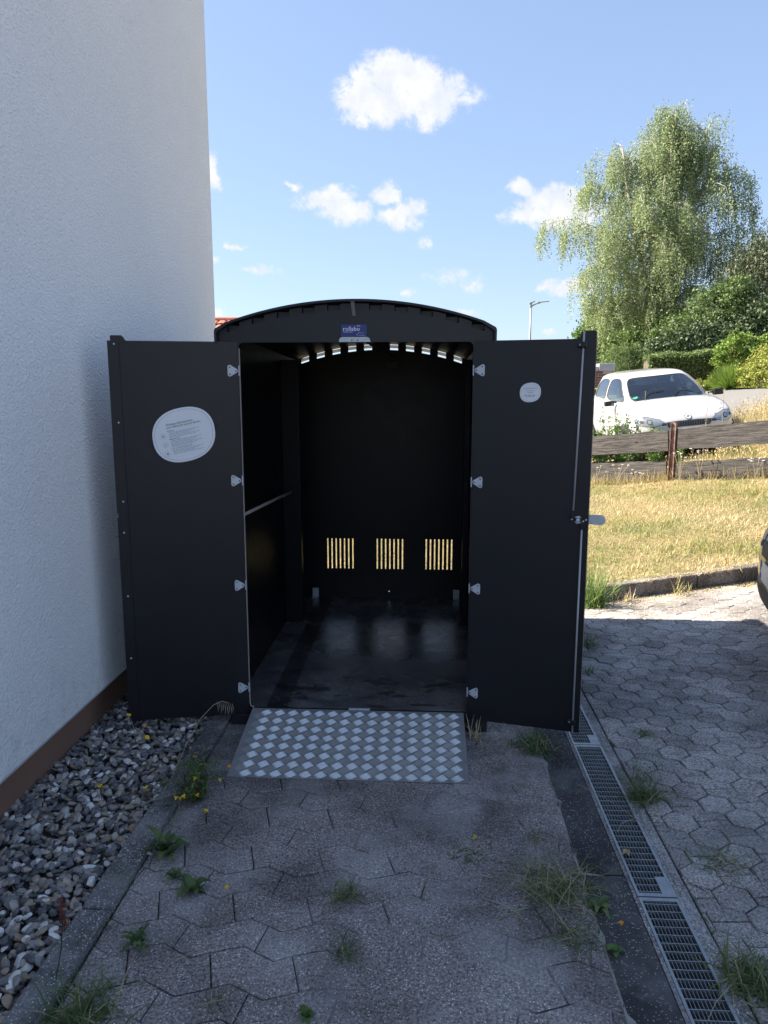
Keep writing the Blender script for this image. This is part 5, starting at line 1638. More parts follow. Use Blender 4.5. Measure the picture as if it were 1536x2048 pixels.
def birch():
    bx_, by_ = 10.5, 35.0; bz_ = tz(bx_, by_)
    o = empty('birch_tree', (bx_, by_, bz_)); tag(o, 'tall weeping birch behind the parked white car', 'tree')
    r = random.Random(11); mb = MB(); L = []; S = []; T = []
    H = 13.4
    tops = [(-1.9, 10.2), (.3, 11.2), (1.9, 11.0)]
    mains = []
    for i, (tx_, th) in enumerate(tops):
        pts = [Vector((0, 0, 0)), Vector((tx_ * .06, .1 * i, 2)), Vector((tx_ * .3, .3 * (i - 1), 4.5)), Vector((tx_ * .6, .6 * (i - 1), th * .6)), Vector((tx_ * .9, .5 * (i - 1), th * .85)), Vector((tx_, .3 * (i - 1), th))]
        limb(mb, pts, .17, .02); mains.append(pts)
    def along(pts, s):
        s *= len(pts) - 1; i = min(int(s), len(pts) - 2); return pts[i].lerp(pts[i + 1], s - i)
    def streamer(p, n, ln):
        dx = r.gauss(0, .12); dy = r.gauss(0, .12)
        for j in range(n):
            s = j / n
            q = p + Vector((dx * s + r.gauss(0, .055), dy * s + r.gauss(0, .055), -ln * s + r.gauss(0, .05)))
            L.append(q); S.append(r.uniform(.06, .105)); T.append(min(1, max(0, base_t + r.gauss(0, .18))))
    nb = 200
    for b in range(nb):
        m = mains[b % 3]; s0 = r.uniform(.22, .98); p0 = along(m, s0)
        az = r.uniform(0, 6.283); z = p0.z
        R = (2.9 if z > 4 else 2.1 + (z - 2.5) * .53) if z < 7.5 else 2.9 - (z - 7.5) * .5
        R = max(.7, R) * r.uniform(.55, 1.02)
        tgt = Vector((p0.x * .6 + R * math.cos(az) - (.25 if z < 9 else -.15), R * math.sin(az), z + r.uniform(-.3, .9)))
        mid = p0.lerp(tgt, .5) + Vector((0, 0, .55))
        pts = [p0, p0.lerp(mid, .5) + Vector((0, 0, .12)), mid, mid.lerp(tgt, .6) + Vector((0, 0, .18)), tgt, tgt + (tgt - mid).normalized() * .35 + Vector((0, 0, -.45))]
        limb(mb, pts, .028, .006, 4)
        base_t = .52 - .1 * r.random() + .12 * math.sin(b)
        for k in range(26):
            s = r.uniform(.2, 1); p = along(pts, s)
            streamer(p + Vector((r.gauss(0, .22), r.gauss(0, .22), r.gauss(0, .15))), r.randint(20, 40), r.uniform(.5, 1.9) * (1 if z > 4 else .6))
    # long bough to the left
    for k, (x0, z0, x1, z1) in enumerate([(-1.6, 6.2, -4.9, 7.3), (-1.4, 6.0, -4.0, 6.9), (1.8, 7.2, 4.0, 7.8), (1.8, 6.0, 4.1, 6.5), (1.5, 4.5, 3.9, 5.0), (-1.2, 3.5, -2.9, 3.9), (-1, 2.5, -2.2, 2.9), (-.6, 2.2, -1.8, 2.4), (.4, 2.6, 1.8, 3.0), (-.8, 3.4, -2.4, 3.3), (.8, 3.6, 2.6, 4.0), (2.0, 5.4, 3.9, 5.8), (.3, 1.8, .9, 2.2), (-1.2, 4.6, -3.2, 5.0), (-2.0, 8.0, -3.4, 8.6), (2.0, 8.6, 3.7, 9.0)]):
        p0 = Vector((x0, r.gauss(0, .4), z0)); p1 = Vector((x1, r.gauss(0, .5), z1)); pts = [p0, p0.lerp(p1, .35) + Vector((0, 0, .35)), p0.lerp(p1, .7) + Vector((0, 0, .45)), p1, p1 + Vector((.3 if x1 > 0 else -.3, 0, -.35))]
        limb(mb, pts, .022, .006, 4); base_t = .55
        for k2 in range(90):
            p = along(pts, r.uniform(.2, 1)); streamer(p + Vector((0, r.gauss(0, .3), r.gauss(0, .1))), r.randint(18, 34), r.uniform(.5, 1.7))
    mb.build('trunk', M_birchbark, o, True)
    L_ = np.array([q[:] for q in L]); put_leaves('crown', [leaves(L_, np.array(S), np.array(T), up=-1.0, aspect=.6)], M_birch, o)
    return o


birch()


def cloud_tree(name, label, cat, loc, blobs, n, size, mat, trunk=None, up=0.0, aspect=.6, shell=.55, tl=(.0, 1.0), seed=1, droop=0.0, group=None, parent_kind=None, bark=None, clump=0.35, top_light=0.0, joined=True):
    """crown of leaf clumps: blobs = (x, y, z, rx, ry, rz) relative to loc"""
    r = np.random.default_rng(seed)
    o = empty(name, loc); tag(o, label, cat, group)
    vol = np.array([b[3] * b[4] * b[5] for b in blobs]) ** (2 / 3); vol /= vol.sum()
    C = []; T = []
    for b, w_ in zip(blobs, vol):
        m = int(n * w_ / 26)
        d = r.normal(size=(m, 3)); d /= np.linalg.norm(d, axis=1)[:, None]
        rad = shell + (1 - shell) * r.random(m) ** .6
        rad *= 1 + .16 * np.sin(d[:, 0] * 5 + b[0] * 3) * np.sin(d[:, 2] * 6 + b[2]) + r.normal(0, .05, m)
        c = np.array(b[:3]) + d * rad[:, None] * np.array(b[3:])
        ct = r.uniform(tl[0], tl[1], m)
        k = 26
        cc = np.repeat(c, k, axis=0) + r.normal(0, 1, (m * k, 3)) * np.array([clump, clump, clump * .6]) * min(b[3:]) * .42
        if droop:
            s = r.random(m * k); cc[:, 2] -= s * droop; cc[:, :2] = np.repeat(c[:, :2], k, axis=0) + (cc[:, :2] - np.repeat(c[:, :2], k, axis=0)) * (1.0 - .4 * s[:, None])
        C.append(cc); T.append(np.repeat(ct, k) * .6 + r.uniform(0, .4, m * k))
    C = np.concatenate(C); T = np.concatenate(T)
    C[:, 2] = np.maximum(C[:, 2], .02)
    global rng
    keep_rng = rng; rng = r
    me = leaves(C, r.uniform(size * .6, size * 1.3, len(C)), T, up=up, aspect=aspect)
    rng = keep_rng
    put_leaves('crown' if trunk else 'foliage', [me], mat, o)
    if trunk:
        mb = MB()
        for t_ in trunk: limb(mb, [Vector(p) for p in t_[0]], t_[1], t_[2], 6)
        mb.build('trunk', bark or M_bark, o, True)
    else:
        mb = MB()
        for b in blobs: limb(mb, [Vector((b[0] * .4, b[1] * .4, 0)), Vector((b[0], b[1], max(.1, b[2] * .7)))], .03, .01, 5)
        mb.build('stems', bark or M_bark, o)
    return o


def L3(x, y): return (x, y, tz(x, y))
# brownish conifer and dark trees on the right
cloud_tree('larch_tree', 'dark green conifer mass with brownish tips at the right edge beyond the birch', 'tree', L3(14.6, 31),
           [(0, 0, 3.2, 2.6, 2.5, 3.0), (.9, .5, 5.2, 2.0, 2.2, 1.8), (-1.5, 0, 3.6, 1.3, 1.3, 1.6), (1.6, 0, 6.6, 1.5, 2, 1.4), (4, 0, 5, 3, 3, 4)], 95000, .14, M_larch,
           trunk=[([(0, 0, 0), (0, 0, 3), (.3, .2, 7)], .25, .05)], seed=3, droop=.9, aspect=.32, up=1.2, shell=.5)
cloud_tree('maple_tree', 'bushy green tree under the right side of the birch', 'tree', L3(11.3, 28.5),
           [(-.5, 0, 2.2, 1.1, 1.1, 1.2), (-1.0, 0, 1.4, 1.1, 1.1, 1.0), (.5, 0, 1.6, 1.2, 1.1, 1.1), (.1, 0, 3.0, .7, .7, .6)], 24000, .11, M_green,
           trunk=[([(0, 0, 0), (0, 0, 1.5), (-.1, 0, 3)], .14, .04), ([(0, 0, .8), (.6, 0, 2), (.9, 0, 3.0)], .08, .03)], seed=4)
cloud_tree('evergreen_bush', 'dense dark bush right behind the hedge and white car', 'bush', L3(9.3, 27),
           [(.4, 0, .9, 1.3, 1.1, 1.1), (-.8, .3, .7, .8, .8, .8), (1.6, .5, 1.0, 1.2, 1, 1.2)], 24000, .12, M_darkgreen, seed=5)
cloud_tree('evergreen_bush', 'wide dark bush at the right edge behind the small orchard tree', 'bush', L3(12.6, 27.5),
           [(0, 0, 1.2, 1.8, 1.2, 1.5), (2.0, .3, 1.3, 1.6, 1, 1.6), (-1.2, .3, 1.0, 1.0, 1, 1.1)], 26000, .12, M_darkgreen, seed=15)
cloud_tree('light_green_tree', 'pale green tree left of the birch just above the right door edge', 'tree', L3(10.0, 41),
           [(0, 0, 2.6, 1.6, 1.5, 1.9), (1.6, 0, 2.2, 1.5, 1.4, 1.7), (-.9, 0, 1.9, .9, 1, 1.6)], 24000, .16, M_lightweed,
           trunk=[([(0, 0, 0), (0, 0, 2), (.1, 0, 4)], .14, .04)], seed=6, tl=(0, .7))
cloud_tree('light_green_tree', 'small pale tree between the juniper and the birch', 'tree', L3(10.5, 33),
           [(0, 0, 1.2, 1.3, 1.2, 1.3), (-1.5, 0, 1.0, 1.2, 1.1, 1.1), (.2, 0, 2.2, .8, .8, .7)], 20000, .13, M_green,
           trunk=[([(0, 0, 0), (0, 0, 1), (.1, 0, 2)], .1, .03)], seed=7, tl=(.3, 1))
cloud_tree('juniper_bush', 'yellowish juniper bush behind the roof of the white car', 'bush', L3(7.0, 26),
           [(-.25, 0, .75, .62, .6, .75), (.5, 0, .65, .6, .6, .65), (.2, 0, 1.1, .4, .4, .35)], 20000, .07, M_yjun if False else M_green, seed=8, up=1.0, aspect=.3, tl=(.2, 1), clump=.25)
# hedge
def hedge():
    o = empty('hedge', L3(8.6, 24)); tag(o, 'clipped dark green hedge right behind the white car', 'hedge')
    n = 26000; x = rng.uniform(-1.6, 1.9, n); face = rng.random(n)
    y = np.where(face < .6, rng.normal(-.35, .05, n), rng.uniform(-.4, .4, n)); z = np.where(face < .6, rng.uniform(0, 1.0, n), rng.normal(1.0, .045, n) + .04 * np.sin(x * 5))
    gx = terr(8.6 + x, 24 + y) - o.location.z
    P_ = np.stack([x, y, z + gx * .6], 1)
    t_ = np.where(z > .93, rng.uniform(.5, 1, n), rng.uniform(0, .8, n))
    put_leaves('foliage', [leaves(P_, rng.uniform(.04, .08, n), t_, aspect=.6)], M_green, o)
    mb = MB(); mb.box(-1.55, 1.85, -.28, .33, -.1, .9); mb.build('inner_branches', M_bark, o)
hedge()
cloud_tree('orchard_tree', 'small bright fruit tree with forked trunk before the dark bushes', 'tree', L3(9.75, 23.2),
           [(-.45, 0, .95, .42, .4, .38), (.1, 0, 1.15, .45, .4, .35), (-.75, 0, .65, .25, .3, .25), (.45, 0, .95, .35, .35, .3), (-.3, 0, 1.4, .22, .25, .2), (.0, 0, .75, .4, .35, .2)], 5200, .085, M_bright,
           trunk=[([(0, 0, 0), (.02, 0, .35), (-.02, 0, .5)], .05, .035), ([(-.02, 0, .5), (-.25, 0, .8), (-.45, 0, 1.2)], .03, .008), ([(-.02, 0, .48), (.2, 0, .8), (.35, 0, 1.15)], .03, .008), ([(0, 0, .5), (.02, 0, .9), (-.1, 0, 1.4)], .025, .008)], seed=9, tl=(.1, .8), clump=.4)
cloud_tree('orchard_tree', 'bright green small tree at the right edge of the picture', 'tree', L3(10.9, 23.5),
           [(0, 0, .9, .6, .5, .45), (.5, 0, 1.0, .5, .5, .5), (-.25, 0, 1.2, .3, .3, .25)], 5000, .09, M_bright,
           trunk=[([(0, 0, 0), (.02, 0, .5), (.1, 0, .9)], .05, .02)], seed=10, tl=(.4, 1), clump=.4)
cloud_tree('mound_shrub', 'rounded yellow green shrub at the right edge above the dry grass', 'shrub', L3(9.2, 19.9),
           [(0, 0, .2, .85, .8, .85), (.7, 0, .35, 1.0, .9, .95), (-.45, 0, .05, .5, .5, .45)], 26000, .06, M_yellowgreen, seed=12, clump=.22, shell=.75, tl=(.2, 1))
cloud_tree('low_shrub', 'low green plants at the kerb between hedge and spiky broom', 'shrub', L3(7.9, 21.0),
           [(-.3, 0, .05, .6, .4, .25), (.3, 0, .12, .5, .4, .3)], 9000, .06, M_yellowgreen, seed=13, tl=(0, .7))
# spiky broom
bo = empty('broom_shrub', L3(8.35, 20.6)); tag(bo, 'spiky bright green broom shrub between hedge and yellow green mound', 'shrub')
N = 5200
a = rng.uniform(0, 6.28, N); el = np.arccos(rng.uniform(.05, 1, N)); Lh = rng.uniform(.35, .78, N)
dv = np.stack([np.sin(el) * np.cos(a), np.sin(el) * np.sin(a), np.cos(el)], 1)
P0 = dv * (Lh * rng.uniform(.2, .6, N))[:, None]; P1 = dv * Lh[:, None]
side = np.cross(dv, rng.normal(size=(N, 3))); side /= np.linalg.norm(side, axis=1)[:, None]; side *= .006
v = np.stack([P0 - side, P0 + side, P1 + side * .3, P1 - side * .3], 1).reshape(-1, 3)
put_leaves('foliage', [(v, (np.arange(N) * 4)[:, None] + np.arange(4)[None], rng.uniform(.1, .8, N))], M_bright, bo)

# far backdrop of trees all round the horizon, low enough to stay behind the shed
N = 60000
a = rng.uniform(-2.6, 2.6, N); R0 = 150 + 14 * np.sin(a * 3) + rng.uniform(0, 12, N)
x = R0 * np.sin(a); y = R0 * np.cos(a); y = np.where(y < 6, np.abs(y) + 6, y)
h = (4.4 + 1.6 * np.sin(a * 31) * np.sin(a * 17 + 1) + 1.0 * np.sin(a * 83)) * rng.random(N) ** .5
z = terr(x, y) + h
tag(put_leaves('distant_wood', [leaves(np.stack([x, y, z], 1), rng.uniform(.9, 1.8, N), rng.uniform(0, 1, N), aspect=.8)], M_darkgreen), 'distant line of trees on the horizon', 'woods', kind='stuff')

# ------------------------------------------------------------------ brick garden wall, far fence
M_brick, t = material('dark red brick')
oi = t.node('ShaderNodeObjectInfo'); P = t.pos()
t.link(t.mix(t.noise(P, 30, 4), t.ramp(oi.outputs['Random'], [(0, (.14, .06, .045)), (.5, (.2, .09, .07)), (1, (.27, .14, .11))]), (.1, .06, .05)), t.p.inputs['Base Color'])
t.p.inputs['Roughness'].default_value = .85
M_mortar = simple('mortar', (.36, .34, .32), .9)
M_cap = simple('grey coping', (.3, .31, .34), .7)
bw = empty('brick_wall', (4.30, 20.4, tz(4.5, 20.4))); tag(bw, 'low dark brick garden wall with grey coping left of the white car', 'wall')
bz = tz(4.5, 20.4)
mb = MB(); mb.box(-2.4, .78, .012, .26, -.5, 1.0); mb.build('core', M_mortar, bw)
bm_ = MB(); bm_.box(-.115, .115, 0, .011, 0, .058); m_br = bm_.mesh('brick', M_brick)
for row in range(15):
    for k in range(13):
        x = -2.28 + k * .245 + (.122 if row % 2 else 0)
        if x > .66 or x < -.9: continue
        link('brick', m_br, bw, (x, 0, -.05 + row * .07))
mb = MB(); mb.box(-2.42, .40, -.05, .30, 1.002, 1.12); mb.box(.41, .84, -.07, .32, 1.002, 1.20); bevel(mb.build('coping', M_cap, bw), .01)
M_yel = simple('yellow plate', (.8, .6, .05), .6)
gb = empty('rubbish_bin', (4.48, 19.9, tz(4.5, 19.9))); tag(gb, 'dark bin with a yellow lid before the brick wall', 'bin')
mb = MB(); mb.box(-.14, .14, -.12, .12, -.1, .56); bevel(mb.build('bin_body', M_plastic, gb), .02)
mb = MB(); mb.box(-.16, .16, -.14, .14, .561, .60); bevel(mb.build('lid', M_yel, gb), .01)

M_gwood = simple('grey fence board', (.2, .185, .175), .9, var=.3, vscale=20)
gf = empty('plank_fence', L3(12.1, 26.2)); tag(gf, 'grey vertical plank fence at the right edge behind the fruit trees', 'fence')
for k in range(20):
    mb = MB(); mb.box(-.055, .055, 0, .02, -.1, .62 + .01 * (k % 3)); mb.build('plank', M_gwood, gf, loc=(-1.0 + k * .12, 0, 0))
mb = MB(); mb.box(-1.05, 1.4, .021, .06, .12, .2); mb.box(-1.05, 1.4, .021, .06, .48, .56); mb.build('rail', M_gwood, gf)

# ------------------------------------------------------------------ street lamp
lz = tz(5.42, 39)
lamp = empty('street_lamp', (5.42, 39, lz)); tag(lamp, 'slim grey street lamp rising above the right door against the sky', 'street lamp')
M_lampgrey = simple('lamp grey', (.33, .36, .38), .5, metal=.3)
mb = MB(); mb.tube([(0, 0, -.2), (0, 0, 6.05 - lz)], [.07, .042], 10); mb.build('pole', M_lampgrey, lamp, True)
mb = MB(); mb.tube([(0, 0, 6.0 - lz), (.08, 0, 6.08 - lz), (.25, 0, 6.16 - lz), (.5, 0, 6.23 - lz)], [.035, .035, .03, .025], 8); mb.build('arm', M_lampgrey, lamp, True)
mb = MB(); mb.box(-.30, .30, -.1, .1, -.02, .025); o = bevel(mb.build('lamp_head', M_lampgrey, lamp, loc=(.62, 0, 6.26 - lz), rot=(0, -.10, 0)), .015)
mb = MB(); mb.box(-.15, .16, -.13, .13, -.03, .03); o = bevel(mb.build('control_box', M_lampgrey, lamp, loc=(.04, 0, 6.24 - lz), rot=(.0, -.35, 0)), .02)
mb = MB(); mb.box(-.05, .05, -.05, .05, 5.98 - lz, 6.22 - lz); mb.build('bracket', M_lampgrey, lamp)

# ------------------------------------------------------------------ red roofed neighbour
nh = empty('neighbour_house', (-5.43, 18, tz(-5.4, 18))); tag(nh, 'house with a red tiled roof peeping out between white wall and shed', 'house')
nz = 3.74 - nh.location.z
mb = MB(); mb.box(-8, -.3, .3, 7.7, -.5, nz - 2.05); mb.add([(-.35, .3, nz - 2.05), (-.35, 7.7, nz - 2.05), (-.35, 4, nz - .15)], [(0, 1, 2)]); mb.build('wall', M_housewall, nh)
mb = MB()
sl = math.hypot(4.4, 2.25); an = math.atan2(2.25, 4.4)
for s_ in (1, -1):
    R2 = Matrix.Translation((0, 4, nz)) @ (Matrix.Rotation(math.pi, 4, 'Z') @ Matrix.Translation((8.4, 0, 0)) if s_ < 0 else Matrix.Identity(4)) @ Matrix.Rotation(an, 4, 'X')
    mb.box(-8.4, 0, -sl, -.002, -.12, -.03, 0, R2)
mb.build('roof', M_tile, nh)
mb = MB(); R2 = Matrix.Translation((0, 4, nz)) @ Matrix.Rotation(an, 4, 'X')
tl_ = 0
for i in range(14):
    for k in range(14):
        x = -.12 - k * .24; y0 = -.36 - i * .34
        if y0 < -sl: continue
        vs = []
        for yy_, zz_ in ((y0, .03), (y0 + .38, -.015)):
            for q in range(5):
                a = math.pi * q / 4; vs.append((x + .12 * math.cos(a), yy_, zz_ + .035 * math.sin(a)))
        mb.add(vs, [(q, q + 1, 5 + q + 1, 5 + q) for q in range(4)] + [(0, 1, 2, 3, 4)][:1], 0, R2)
tag(mb.build('roof_tiles', M_tile, nh), kind='stuff')
mb = MB(); mb.tube([(-8.4, 4, nz + .02), (.02, 4, nz + .02)], .07, 8); mb.build('ridge', M_tile, nh)

# ------------------------------------------------------------------ cars
def glassmat(name, tint=(.5, .6, .58), dark=.5):
    m, t = material(name)
    gl = t.node('ShaderNodeBsdfGlossy'); gl.inputs['Roughness'].default_value = .02; gl.inputs['Color'].default_value = (1, 1, 1, 1)
    tr = t.node('ShaderNodeBsdfTransparent'); tr.inputs['Color'].default_value = tint + (1,)
    fr = t.node('ShaderNodeFresnel'); fr.inputs['IOR'].default_value = 1.6
    mx = t.node('ShaderNodeMixShader'); t.link(t.math('ADD', t.math('MULTIPLY', fr.outputs[0], 1.2), .05, clamp=True), mx.inputs[0])
    t.link(tr.outputs[0], mx.inputs[1]); t.link(gl.outputs[0], mx.inputs[2]); t.link(mx.outputs[0], t.out.inputs[0])
    return m


M_glass = glassmat('car glass', (.55, .66, .62))
M_lens = glassmat('headlight lens', (.85, .9, .92))
def paint(name, col, metal=0.0, flake=.0):
    m, t = material(name)
    t.link(t.ramp(t.noise(t.pos(), 3, 3), [(.3, tuple(c * .97 for c in col)), (.7, col)]), t.p.inputs['Base Color'])
    t.p.inputs['Metallic'].default_value = metal; t.p.inputs['Roughness'].default_value = .35; t.p.inputs['Coat Weight'].default_value = 1; t.p.inputs['Coat Roughness'].default_value = .04
    return m
M_whitep = paint('white car paint', (.47, .475, .49)); M_silver = paint('grey car paint', (.13, .135, .145), .6)
M_darkint = simple('car interior', (.03, .03, .033), .7); M_tyre = simple('tyre rubber', (.016, .016, .016), .85); M_chrome = simple('chrome', (.6, .6, .62), .2, metal=1)
M_greenst = simple('green sticker', (.03, .42, .25), .6); M_reflect = simple('headlight reflector', (.34, .37, .40), .2, metal=.6)
M_euro = simple('blue plate strip', (.02, .06, .3), .5)


def build_car(root, paint_m, L=3.56, W=1.64, H=1.48, sc_hood=1.0, logo=True, sticker=True):
    w = W / 2
    #        y     wf    zb   zside-low  shoulder  top
    ST = [(0.00, .52, .30, .45, .60, .64), (.05, .74, .24, .45, .66, .71), (.16, .88, .21, .45, .74, .80), (.36, .96, .20, .45, .82, .885), (.65, .99, .20, .45, .885, .955),
          (.95, 1.0, .20, .45, .93, .985), (1.3, 1.0, .20, .45, .94, .97), (1.9, 1.0, .20, .45, .955, .97), (2.6, 1.0, .2, .45, .97, .985), (L - .5, .99, .21, .45, .985, .995), (L - .22, .96, .23, .45, .98, .985), (L - .06, .88, .26, .45, .92, .94), (L, .72, .32, .45, .84, .86)]
    secs = []
    for (y, wf, zb, zl, zs, zt) in ST:
        ww = w * wf
        half = [(0, zb), (.72 * ww, zb), (.93 * ww, zb + .05), (.985 * ww, zl - .05), (ww, zl + .12), (.995 * ww, zs - .14), (.965 * ww, zs - .03), (.88 * ww, zs + .012), (.5 * ww, zt - .008), (0, zt)]
        secs.append([(x, y, z) for x, z in half] + [(-x, y, z) for x, z in reversed(half[1:-1])])
    n = len(secs[0]); mb = MB()
    vs = [p for s in secs for p in s]; fs = []
    for i in range(len(secs) - 1):
        for j in range(n):
            j2 = (j + 1) % n
            fs.append((i * n + j, (i + 1) * n + j, (i + 1) * n + j2, i * n + j2))
    mb.add(vs, fs)
    c0 = len(mb.v)
    mb.v.append((0, -.012, .48)); mb.v.append((0, L + .01, .6))
    for j in range(n):
        j2 = (j + 1) % n
        mb.f.append([c0, j, j2]); mb.m.append(0); mb.f.append([c0 + 1, (len(secs) - 1) * n + j2, (len(secs) - 1) * n + j]); mb.m.append(0)
    body = mb.build('body', paint_m, root, True)
    md = body.modifiers.new('smooth', 'SUBSURF'); md.levels = 2; md.render_levels = 2
    # evaluated shell for laying lamps and grille on it
    dg = bpy.context.evaluated_depsgraph_get(); bvh = BVHTree.FromObject(body, dg)
    def lay(name, poly, mat, off=.004, ydir=1, y0=-1.0, rings=5, smooth=True):
        """lay a flat outline (x, z) on the body from the front"""
        cx = sum(p[0] for p in poly) / len(poly); cz = sum(p[1] for p in poly) / len(poly)
        pp = []
        for i in range(len(poly)):
            a, b = poly[i], poly[(i + 1) % len(poly)]
            for k in range(4): pp.append((a[0] + (b[0] - a[0]) * k / 4, a[1] + (b[1] - a[1]) * k / 4))
        m = len(pp); vs = []
        def hit(x, z):
            r_ = bvh.ray_cast(Vector((x, y0, z)), Vector((0, ydir, 0)))
            if r_[0] is None: return Vector((x, .3, z))
            return r_[0] + r_[1] * off
        vs.append(hit(cx, cz))
        for k in range(1, rings + 1):
            for (x, z) in pp: vs.append(hit(cx + (x - cx) * k / rings, cz + (z - cz) * k / rings))
        fs = [(0, 1 + i, 1 + (i + 1) % m) for i in range(m)]
        for k in range(rings - 1):
            for i in range(m):
                i2 = (i + 1) % m; fs.append((1 + k * m + i, 1 + (k + 1) * m + i, 1 + (k + 1) * m + i2, 1 + k * m + i2))
        mb = MB(); mb.add(vs, fs); return mb.build(name, mat, root, smooth)
    for s in (1, -1):
        hl = [(s * .42 * w, .635), (s * .66 * w, .595), (s * .86 * w, .615), (s * .92 * w, .68), (s * .86 * w, .735), (s * .72 * w, .745), (s * .54 * w, .70)]
        hc = (sum(p[0] for p in hl) / 7, sum(p[1] for p in hl) / 7)
        lay('headlight_surround', [(hc[0] + (x - hc[0]) * 1.06, hc[1] + (z - hc[1]) * 1.12) for x, z in hl], M_darkint, .0015)
        o = lay('headlight', hl, M_reflect, .0035)
        for (cx_, cz_, r_, mt) in ((.70, .668, .042, M_darkint), (.70, .668, .028, M_reflect), (.82, .675, .026, M_darkint)):
            lay('lamp_unit', [(s * cx_ * w + r_ * math.cos(q), cz_ + r_ * math.sin(q)) for q in np.linspace(0, 2 * math.pi, 9)[:-1]], mt, .005 if mt is M_darkint else .007, rings=2).parent = o
        lay('headlight_rim', [(s * .41 * w, .605), (s * .5 * w, .60), (s * .5 * w, .64), (s * .44 * w, .64)], M_darkint, .005)
        lay('fog_grille', [(s * .60 * w, .33), (s * .80 * w, .34), (s * .80 * w, .43), (s * .62 * w, .42)], M_darkint, .003)
    gr_ = lay('grille', [(-.38 * w, .565), (.38 * w, .565), (.42 * w, .645), (.2 * w, .655), (-.2 * w, .655), (-.42 * w, .645)], M_darkint, .003)
    for k in range(-9, 10):
        x = k * .037
        lay('grille_slat', [(x - .003, .575), (x + .003, .575), (x + .003, .64), (x - .003, .64)], M_bolt, .008, rings=2).parent = gr_
    lay('lower_intake', [(-.5 * w, .28), (.5 * w, .28), (.54 * w, .40), (-.54 * w, .40)], M_darkint, .003)
    lay('number_plate', [(-.26, .44), (.26, .44), (.26, .55), (-.26, .55)], M_signwhite, .012, rings=3, smooth=False)
    lay('plate_strip', [(-.26, .44), (-.22, .44), (-.22, .55), (-.26, .55)], M_euro, .014, rings=2, smooth=False)
    if logo:
        c_ = bvh.ray_cast(Vector((0, -1, .705)), Vector((0, 1, 0)))[0]
        ring = [(.052 * math.cos(a), .705 + .042 * math.sin(a)) for a in np.linspace(0, 2 * math.pi, 13)[:-1]]
        bd = lay('badge', ring, M_chrome, .006, rings=2)
        lay('badge_field', [(x * .78, .705 + (z - .705) * .78) for x, z in ring], M_signwhite, .009, rings=2).parent = bd
        lay('badge_wing', [(-.03, .690), (.012, .698), (.032, .712), (.006, .716), (-.022, .722), (-.010, .706)], M_darkint, .011, rings=2).parent = bd
    # shut lines laid on the shell
    def seam(pts, ax):
        mbs = MB(); out = []
        for p in pts:
            if ax == 'z': r_ = bvh.ray_cast(Vector((p[0], p[1], 3)), Vector((0, 0, -1)))
            else: r_ = bvh.ray_cast(Vector((ax * 3, p[0], p[1])), Vector((-ax, 0, 0)))
            if r_[0] is not None: out.append(r_[0] + r_[1] * .0005)
        if len(out) > 1:
            mbs.tube(out, .0045, 4); mbs.build('shut_line', M_darkint, root)
    for s in (1, -1):
        seam([(s * x * w, y) for x, y in ((.50, .07), (.66, .18), (.76, .34), (.82, .6), (.84, .88))], 'z')
        seam([(y, z) for y, z in ((1.12, .93), (1.10, .7), (1.14, .45), (1.2, .27))], s)
        seam([(y, z) for y, z in ((2.08, .95), (2.1, .7), (2.06, .45), (2.0, .27))], s)
        mbh = MB(); mbh.box(-.06, .06, -.012, .012, -.012, .012); mbh.build('door_handle', paint_m, root, loc=(s * (w + .002), 1.98, .84), rot=(0, 0, math.pi / 2))
    for x0_ in (-.46, .04):
        mbw = MB(); mbw.tube([(x0_, .80, .985), (x0_ + .2, .99, 1.10), (x0_ + .44, 1.0, 1.105)], .007, 4); mbw.build('wiper', M_darkint, root)
    # cabin
    yb = 1.0; sh_ = L - 3.56
    base = [(0, .78), (.36, .81), (.60, .90), (.675, 1.00), (.70, 1.30), (.715, 2.02), (.715, 2.12), (.70, 2.9 + sh_), (.64, 3.25 + sh_), (.5, 3.40 + sh_), (0, 3.46 + sh_)]
    top = [(0, 1.50), (.28, 1.52), (.47, 1.58), (.53, 1.66), (.55, 1.80), (.565, 2.05), (.565, 2.13), (.555, 2.72 + sh_), (.52, 2.98 + sh_), (.42, 3.10 + sh_), (0, 3.14 + sh_)]
    k_ = W / 1.64; base = [(x * k_, y) for x, y in base]; top = [(x * k_, y) for x, y in top]
    def ring(s, z, grow=0):
        r_ = [(b[0] + (t_[0] - b[0]) * s, b[1] + (t_[1] - b[1]) * s) for b, t_ in zip(base, top)]
        bulge = .022 * math.sin(math.pi * s)
        r_ = [((x + bulge if x > 0 else 0), y - (bulge if i < 3 else 0)) for i, (x, y) in enumerate(r_)]
        full = r_ + [(-x, y) for x, y in reversed(r_[1:-1])]
        return [(x, y, z) for x, y in full]
    zt = H - .075
    lev = [(0, .90), (.025, .945), (.3, .955 + (zt - .955) * .30), (.6, .955 + (zt - .955) * .6), (.92, .955 + (zt - .955) * .91), (1.0, zt)]
    rings_ = [ring(s, z) for s, z in lev]
    m = len(rings_[0]); half = len(base)
    glassidx = {}
    mbp = MB(); panes = {}
    def seg_kind(j):
        jj = j if j < half - 1 else (m - 1 - j)
        if jj <= 1: return 'windscreen'
        if jj in (3, 4): return 'side_window' + ('R' if j < half - 1 else 'L')
        if jj == 6: return 'rear_side_window' + ('R' if j < half - 1 else 'L')
        if jj == 9: return 'rear_window'
        return None
    allv = [p for r_ in rings_ for p in r_]
    fp = []; fg = {}
    for i in range(len(rings_) - 1):
        for j in range(m):
            j2 = (j + 1) % m; q = (i * m + j, i * m + j2, (i + 1) * m + j2, (i + 1) * m + j)
            kd = seg_kind(j)
            if kd and 1 <= i <= 3: fg.setdefault(kd, []).append(q)
            else: fp.append(q)
